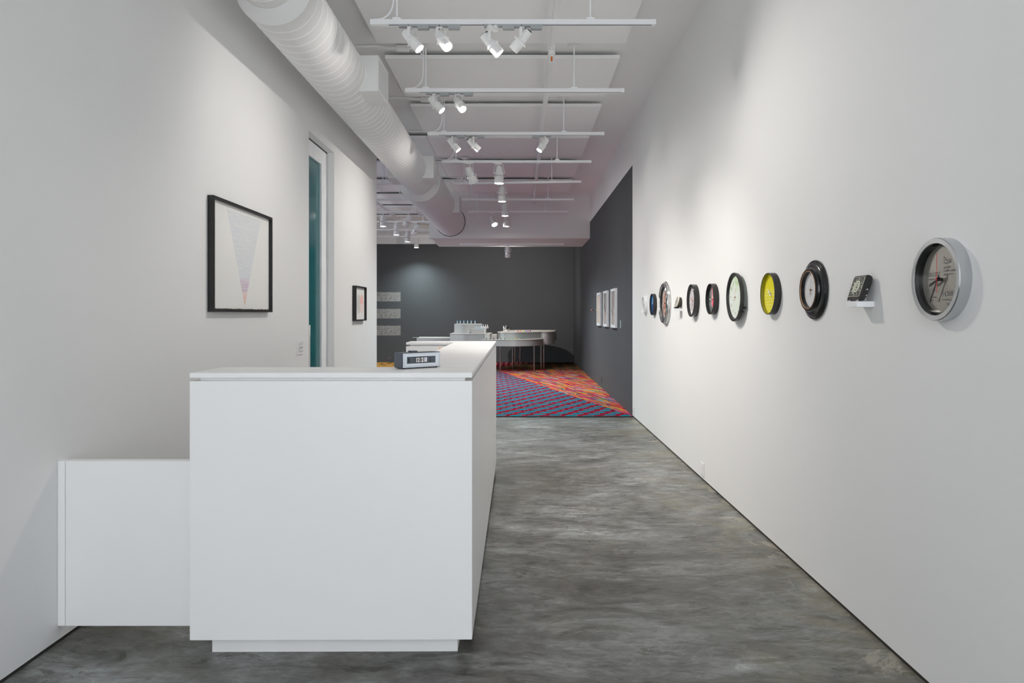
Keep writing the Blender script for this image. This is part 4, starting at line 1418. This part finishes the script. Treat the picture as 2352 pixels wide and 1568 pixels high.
for yc_, lab, c0, c1, k in ((11.50, 'white-framed taupe painting nearest the white wall', (0.34, 0.30, 0.28), (0.38, 0.33, 0.31), 2),
                            (12.58, 'middle white-framed painting, grey with a dark branch stroke', (0.29, 0.27, 0.26), (0.36, 0.31, 0.30), 1),
                            (13.665, 'white-framed beige painting, farthest of the three', (0.58, 0.48, 0.40), (0.52, 0.43, 0.36), 0)):
    t = thing('framed_painting', lab, 'picture', (XR, yc_, 1.5025), R_RIGHT, 'white-framed paintings')
    frame(t, 0.575, 0.635, 0.036, 0.045, M['frame_wht'], m_paper('painting_' + str(k), art_field(c0, c1, k)), 0.010)
o = MB().box((-0.0035, -0.06, 0), (0.0035, 0.06, 0.05)).obj('wall_label', simple('clear_acrylic_edge', (0.50, 0.58, 0.60), 0.2))
o.matrix_world = Matrix.Translation((XR - 0.0005, 10.83, 1.252)) @ R_RIGHT.to_4x4() @ Matrix.Diagonal((12, 1, 0.12, 1))
o.data.transform(Matrix.Diagonal((12, 1, 0.12, 1)))
o.matrix_world = Matrix.Translation((XR - 0.0005, 10.83, 1.252)) @ R_RIGHT.to_4x4()
tag(o, 'small pale caption card right of the white-framed paintings', 'label')
t = thing('wall_dart', 'small red-tipped black rod sticking out of charcoal wall', 'dart', (XR, 14.3, 1.487), R_RIGHT)
MB().tube([(0, 0, 0.0), (0, 0, 0.03)], 0.007, 10).obj('base', simple('ochre_base', (0.6, 0.45, 0.15), 0.5), t)
MB().tube([(0, 0, 0.03), (0, 0.003, 0.085)], 0.005, 10).obj('rod', M['black'], t)
MB().lathe([(0, 0.080), (0.016, 0.088), (0.014, 0.100), (0.0, 0.122)], 14, Matrix.Translation((0, 0.004, 0))).obj('tip', simple('coral_tip', (0.72, 0.16, 0.16), 0.5), t, 'coral red tip')

# ------------------------------------------------------------------ text blocks on the back wall
n = NT('vinyl_text')
x, y, z = n.xyz()
row = n.math('LESS_THAN', n.math('FRACT', n.math('DIVIDE', y, 0.0212)), 0.76)
ri = n.math('FLOOR', n.math('DIVIDE', y, 0.0212))
w1 = n.noise(n.comb(n.math('MULTIPLY', x, 22.0), n.math('MULTIPLY', ri, 7.3)), 1.0, 1)
gl = n.noise(n.comb(n.math('MULTIPLY', x, 150.0), n.math('MULTIPLY', y, 110.0)), 1.0, 1)
ink = n.math('MULTIPLY', n.math('MULTIPLY', row, n.math('GREATER_THAN', w1, 0.36)), n.math('GREATER_THAN', gl, 0.43))
n.base(n.mix(ink, (0.085, 0.084, 0.084), (0.42, 0.40, 0.385)), 0.8)
for (z0, z1), lab in zip(((1.78, 2.05), (1.286, 1.562), (0.79, 1.073)), ('uppermost', 'middle', 'lowest')):
    o = MB().box((-0.55, -(z1 - z0) / 2, 0.0005), (0.55, (z1 - z0) / 2, 0.0018)).obj('text_block', n.m)
    o.matrix_world = Matrix.Translation((-4.05, YB, (z0 + z1) / 2)) @ R_BACK.to_4x4()
    tag(o, '%s of three pale text blocks on the back wall' % lab, 'text', 'wall text blocks')

# ------------------------------------------------------------------ curved display tables
def smooth(pts, k=8):
    """closed Catmull-Rom through the points; a point given with a third entry stays a sharp corner"""
    out = []
    n = len(pts)
    for i in range(n):
        p0, p1, p2, p3 = [Vector(pts[(i + j) % n][:2]) for j in (-1, 0, 1, 2)]
        if len(pts[i]) > 2:
            p0 = p1
        if len(pts[(i + 1) % n]) > 2:
            p3 = p2
        for s in range(k):
            u = s / k
            q = 0.5 * ((2 * p1) + (p2 - p0) * u + (2 * p0 - 5 * p1 + 4 * p2 - p3) * u * u + (3 * p1 - p0 - 3 * p2 + p3) * u ** 3)
            out.append((q.x, q.y))
    return out


n = NT('grey_satin_laminate')
n.base(n.ramp(n.noise(scale=40, detail=3), [(0.3, (0.46, 0.445, 0.435)), (0.7, (0.49, 0.475, 0.465))]), 0.38, 0.25)
M['fascia'] = n.m
M['ttop'] = simple('pale_table_top', (0.62, 0.58, 0.54), 0.5)


def tier(t, name, poly, z0, z1, lip=0.012):
    f = MB().prism(poly, z0, z1 - 0.010).obj(name, M['fascia'], t, angle=40)
    MB().prism(inset(poly, -lip), z1 - 0.010, z1).obj('top', M['ttop'], f, angle=40)


def legs(t, pts, zt):
    for x, y in pts:
        MB().tube([(x, y, CT + 0.0005), (x, y, zt)], 0.017, 14).lathe([(0.022, CT + 0.0005), (0.022, CT + 0.012)], 14, Matrix.Translation((x, y, 0))).obj('leg', M['leg'], t)


tr = thing('display_table', 'stepped grey curved display table on bronze legs, right', 'table', (0, 0, 0), None, 'curved display tables')
lowp = smooth([(-0.97, 17.14), (-0.62, 16.92), (-0.15, 16.82), (0.25, 17.0), (0.50, 17.42), (0.56, 17.75), (0.45, 18.2), (-0.1, 18.4), (-0.5, 18.1), (-0.62, 17.6), (-0.78, 17.29)])
tier(tr, 'lower_tier', lowp, 0.64, 0.797)
upp = smooth([(-0.565, 17.62), (-0.46, 17.36), (-0.12, 17.32), (0.16, 17.52), (0.54, 17.92, 1), (0.55, 18.9, 1), (0.2, 19.3), (-0.3, 18.9), (-0.55, 18.1)])
tier(tr, 'upper_tier', upp, 0.797, 0.962)
lobe = smooth([(0.50, 17.98), (0.56, 17.90), (0.72, 17.94), (0.86, 18.2), (0.88, 18.7), (0.75, 19.3), (0.55, 19.35), (0.50, 18.7)])
tier(tr, 'end_lobe', lobe, 0.645, 0.9635, 0.022)
backp = smooth([(-0.30, 19.3), (0.2, 19.05), (0.9, 19.1), (0.90, 19.6), (0.3, 19.8), (-0.25, 19.65)])
tier(tr, 'rear_tier', backp, 0.70, 0.972)
legs(tr, [(-0.502, 17.31), (0.331, 17.31), (-0.212, 18.09), (0.523, 18.16), (0.60, 18.28), (-0.161, 19.55), (-0.018, 19.7)], 0.70)

tq = thing('display_table', 'stepped grey curved display stand behind the reception desk', 'table', (0, 0, 0), None, 'curved display tables')
bp = smooth([(-1.76, 17.55, 1), (-1.35, 17.33), (-0.98, 17.36), (-0.755, 17.42, 1), (-0.76, 18.5, 1), (-1.76, 18.6, 1)])
tier(tq, 'base_tier', bp, 0.62, 0.925)
MB().box((-0.885, 17.365, 0.62), (-0.765, 17.40, 0.918)).obj('lit_end_face', M['ttop'], tq, 'end face painted paler, as if lit')  # pale board stands in for bright light on the end face
ap = smooth([(-1.67, 17.72, 1), (-1.40, 17.62), (-1.12, 17.66), (-1.005, 17.75, 1), (-1.0, 18.45, 1), (-1.67, 18.5, 1)])
tier(tq, 'tall_tier', ap, 0.925, 1.16, 0.004)
cp_ = [(-1.232, 17.46), (-0.862, 17.46), (-0.862, 17.9), (-1.232, 17.61)]
tier(tq, 'small_tier', cp_, 0.925, 1.043, 0.002)
MB().box((-0.905, 17.452, 0.925), (-0.862, 17.459, 1.04)).obj('lit_end_face', M['ttop'], tq, 'end face painted paler, as if lit')  # paler board again, for the lit end of this block
tier(tq, 'cantilever_shelf', [(-1.01, 17.76), (-0.83, 17.76), (-0.805, 17.85), (-0.83, 18.0), (-1.01, 18.0)], 1.048, 1.092, 0.0)
tier(tq, 'link_tier', [(-0.86, 18.3), (-0.62, 18.3), (-0.62, 18.9), (-0.86, 18.9)], 0.66, 0.878, 0.0)
fp = smooth([(-2.68, 18.15, 1), (-2.2, 18.0), (-1.80, 17.95, 1), (-1.78, 18.7, 1), (-2.68, 18.8, 1)])
tier(tq, 'low_tier', fp, 0.62, 0.806, 0.0)
MB().box((-2.80, 18.2, 0.802), (-2.66, 18.4, 0.806)).obj('flap', M['fascia'], tq)
legs(tq, [(-1.6, 17.75), (-0.95, 17.6), (-1.6, 18.45), (-0.9, 18.7), (-2.5, 18.3), (-2.5, 18.65), (-0.7, 18.8)], 0.66)

# blue-capped tubes standing on the display stand
TUBE = simple('clear_white_tube', (0.72, 0.73, 0.74), 0.15)
BLUE = simple('sky_blue_cap', (0.06, 0.42, 0.72), 0.4)
tm = MB().lathe([(0.0095, 0.012), (0.0095, 0.072)], 12).mesh('tube', TUBE)
cm = MB().lathe([(0.015, 0.070), (0.015, 0.084), (0, 0.086)], 12).mesh('cap', BLUE)
bm_ = MB().lathe([(0.014, 0.0), (0.014, 0.013)], 12).mesh('base', BLUE)
cm2 = MB().lathe([(0.010, 0.040), (0.010, 0.056), (0.006, 0.060)], 12).mesh('cap', M['adapter'])
tm2 = MB().lathe([(0.012, 0.0), (0.0085, 0.042)], 12).mesh('tube', TUBE)


def tube_(x, y, z, label, group, small=False):
    t = thing('capped_tube' if not small else 'small_bottle', label, 'tube' if not small else 'bottle', (x, y, z), None, group)
    if small:
        inst(tm2, 'tube', t)
        inst(cm2, 'cap', t)
    else:
        inst(tm, 'tube', t)
        inst(cm, 'cap', t, 'blue cap')
        inst(bm_, 'base', t, 'blue base')


nth = ['leftmost', 'second from left', 'third from left', 'fourth from left', 'fifth from left', 'rightmost']
for i, px in enumerate((1050.4, 1057, 1065.3, 1074, 1082.3, 1091.2)):
    Y = 17.85
    tube_((px - 1196) * Y / F_PX, Y, 1.1602, 'blue-capped tube on the tallest grey block, %s of six' % nth[i], 'tubes on the tallest block')
for i, px in enumerate((1093.8, 1099.2, 1104.7, 1109.9)):
    Y = 17.55 + 0.03 * (i > 0)
    tube_((px - 1196) * Y / F_PX, Y, 1.0432, 'blue-capped tube on the small lower block, %s of four' % (nth[i] if i < 3 else 'rightmost'), 'tubes on the small block')
for i, px in enumerate((1106.3, 1110.5, 1115.2, 1119.4)):
    Y = 17.88
    tube_((px - 1196) * Y / F_PX, Y, 1.0922, 'small grey bottle on the thin cantilever shelf, %s of four' % (nth[i] if i < 3 else 'rightmost'), 'bottles on the thin shelf', True)

# coloured balls
for px, col, nm, Y in ((1117.2, (0.01, 0.12, 0.08), 'dark teal', 17.12), (1125.4, (0.14, 0.10, 0.02), 'olive brown', 17.08), (1134.1, (0.06, 0.03, 0.02), 'dark brown', 17.05), (1142.8, (0.012, 0.01, 0.012), 'black', 17.03),
                       (1150.9, (0.03, 0.11, 0.02), 'moss green', 17.02), (1159.5, (0.01, 0.13, 0.05), 'bottle green', 17.02), (1168.4, (0.20, 0.42, 0.06), 'grass green', 17.03), (1176.5, (0.10, 0.62, 0.18), 'bright green', 17.05),
                       (1184.6, (0.72, 0.62, 0.02), 'yellow', 17.1), (1191.9, (0.68, 0.75, 0.50), 'cream white', 17.14)):
    r = 0.015
    o = MB().ball((0, 0, r), r, 16, 10).obj('coloured_ball', simple(nm.replace(' ', '_') + '_ball', col, 0.3))
    o.location = ((px - 1196) * Y / F_PX, Y, 0.7972)
    tag(o, '%s ball in the row on the lower table tier' % nm, 'ball', 'balls on the lower table tier')
for px, col, nm, Y in ((1184, (0.80, 0.78, 0.72), 'white', 17.62), (1190.3, (0.85, 0.06, 0.04), 'red', 17.62), (1196, (0.90, 0.24, 0.05), 'orange', 17.68), (1202.4, (0.80, 0.66, 0.10), 'yellow', 17.78),
                       (1205.0, (0.45, 0.62, 0.20), 'lime green', 17.95), (1208.3, (0.10, 0.13, 0.62), 'blue', 17.88), (1212.9, (0.62, 0.02, 0.42), 'magenta', 17.95), (1218.4, (0.01, 0.01, 0.01), 'jet black', 18.05)):
    r = 0.017
    o = MB().ball((0, 0, r), r, 16, 10).obj('coloured_ball', simple(nm.replace(' ', '_') + '_bead', col, 0.3))
    o.location = ((px - 1196) * Y / F_PX, Y, 0.9622)
    tag(o, '%s ball in the row on the upper table tier' % nm, 'ball', 'balls on the upper table tier')

# chrome sculpture on the upper tier
t = thing('chrome_sculpture', 'small shiny chrome knobbly figure on the curved table', 'sculpture', (-0.37, 17.72, 0.962))
b = MB()
b.tube([(-0.045, 0, 0.045), (0.0, -0.005, 0.040), (0.055, 0, 0.052)], [0.030, 0.036, 0.022], 18)
b.ball((-0.050, -0.01, 0.055), 0.026).ball((0.065, 0, 0.060), 0.020)
b.tube([(-0.05, 0, 0.06), (-0.062, 0, 0.10), (-0.054, 0, 0.135)], [0.018, 0.013, 0.016], 14).ball((-0.054, 0, 0.143), 0.019).ball((-0.066, 0.0, 0.128), 0.012)
b.tube([(-0.015, 0, 0.06), (-0.004, 0, 0.10), (0.002, 0, 0.135)], [0.018, 0.012, 0.015], 14).ball((0.003, 0, 0.145), 0.018)
b.ball((-0.036, -0.02, 0.092), 0.023).ball((-0.008, -0.02, 0.088), 0.017)
b.obj('body', M['chrome'], t)
MB().ball((0.032, 0, 0.098), 0.035, 22, 14).obj('dark_sphere', simple('dark_chrome', (0.10, 0.085, 0.075), 0.12, 1.0), t, 'dark reflective sphere')
b = MB()
for x_ in (-0.05, -0.012, 0.028, 0.052):
    b.tube([(x_, -0.012, 0.04), (x_ + 0.006, -0.014, 0.0)], [0.013, 0.009], 12)
b.each('leg', M['chrome'], t)
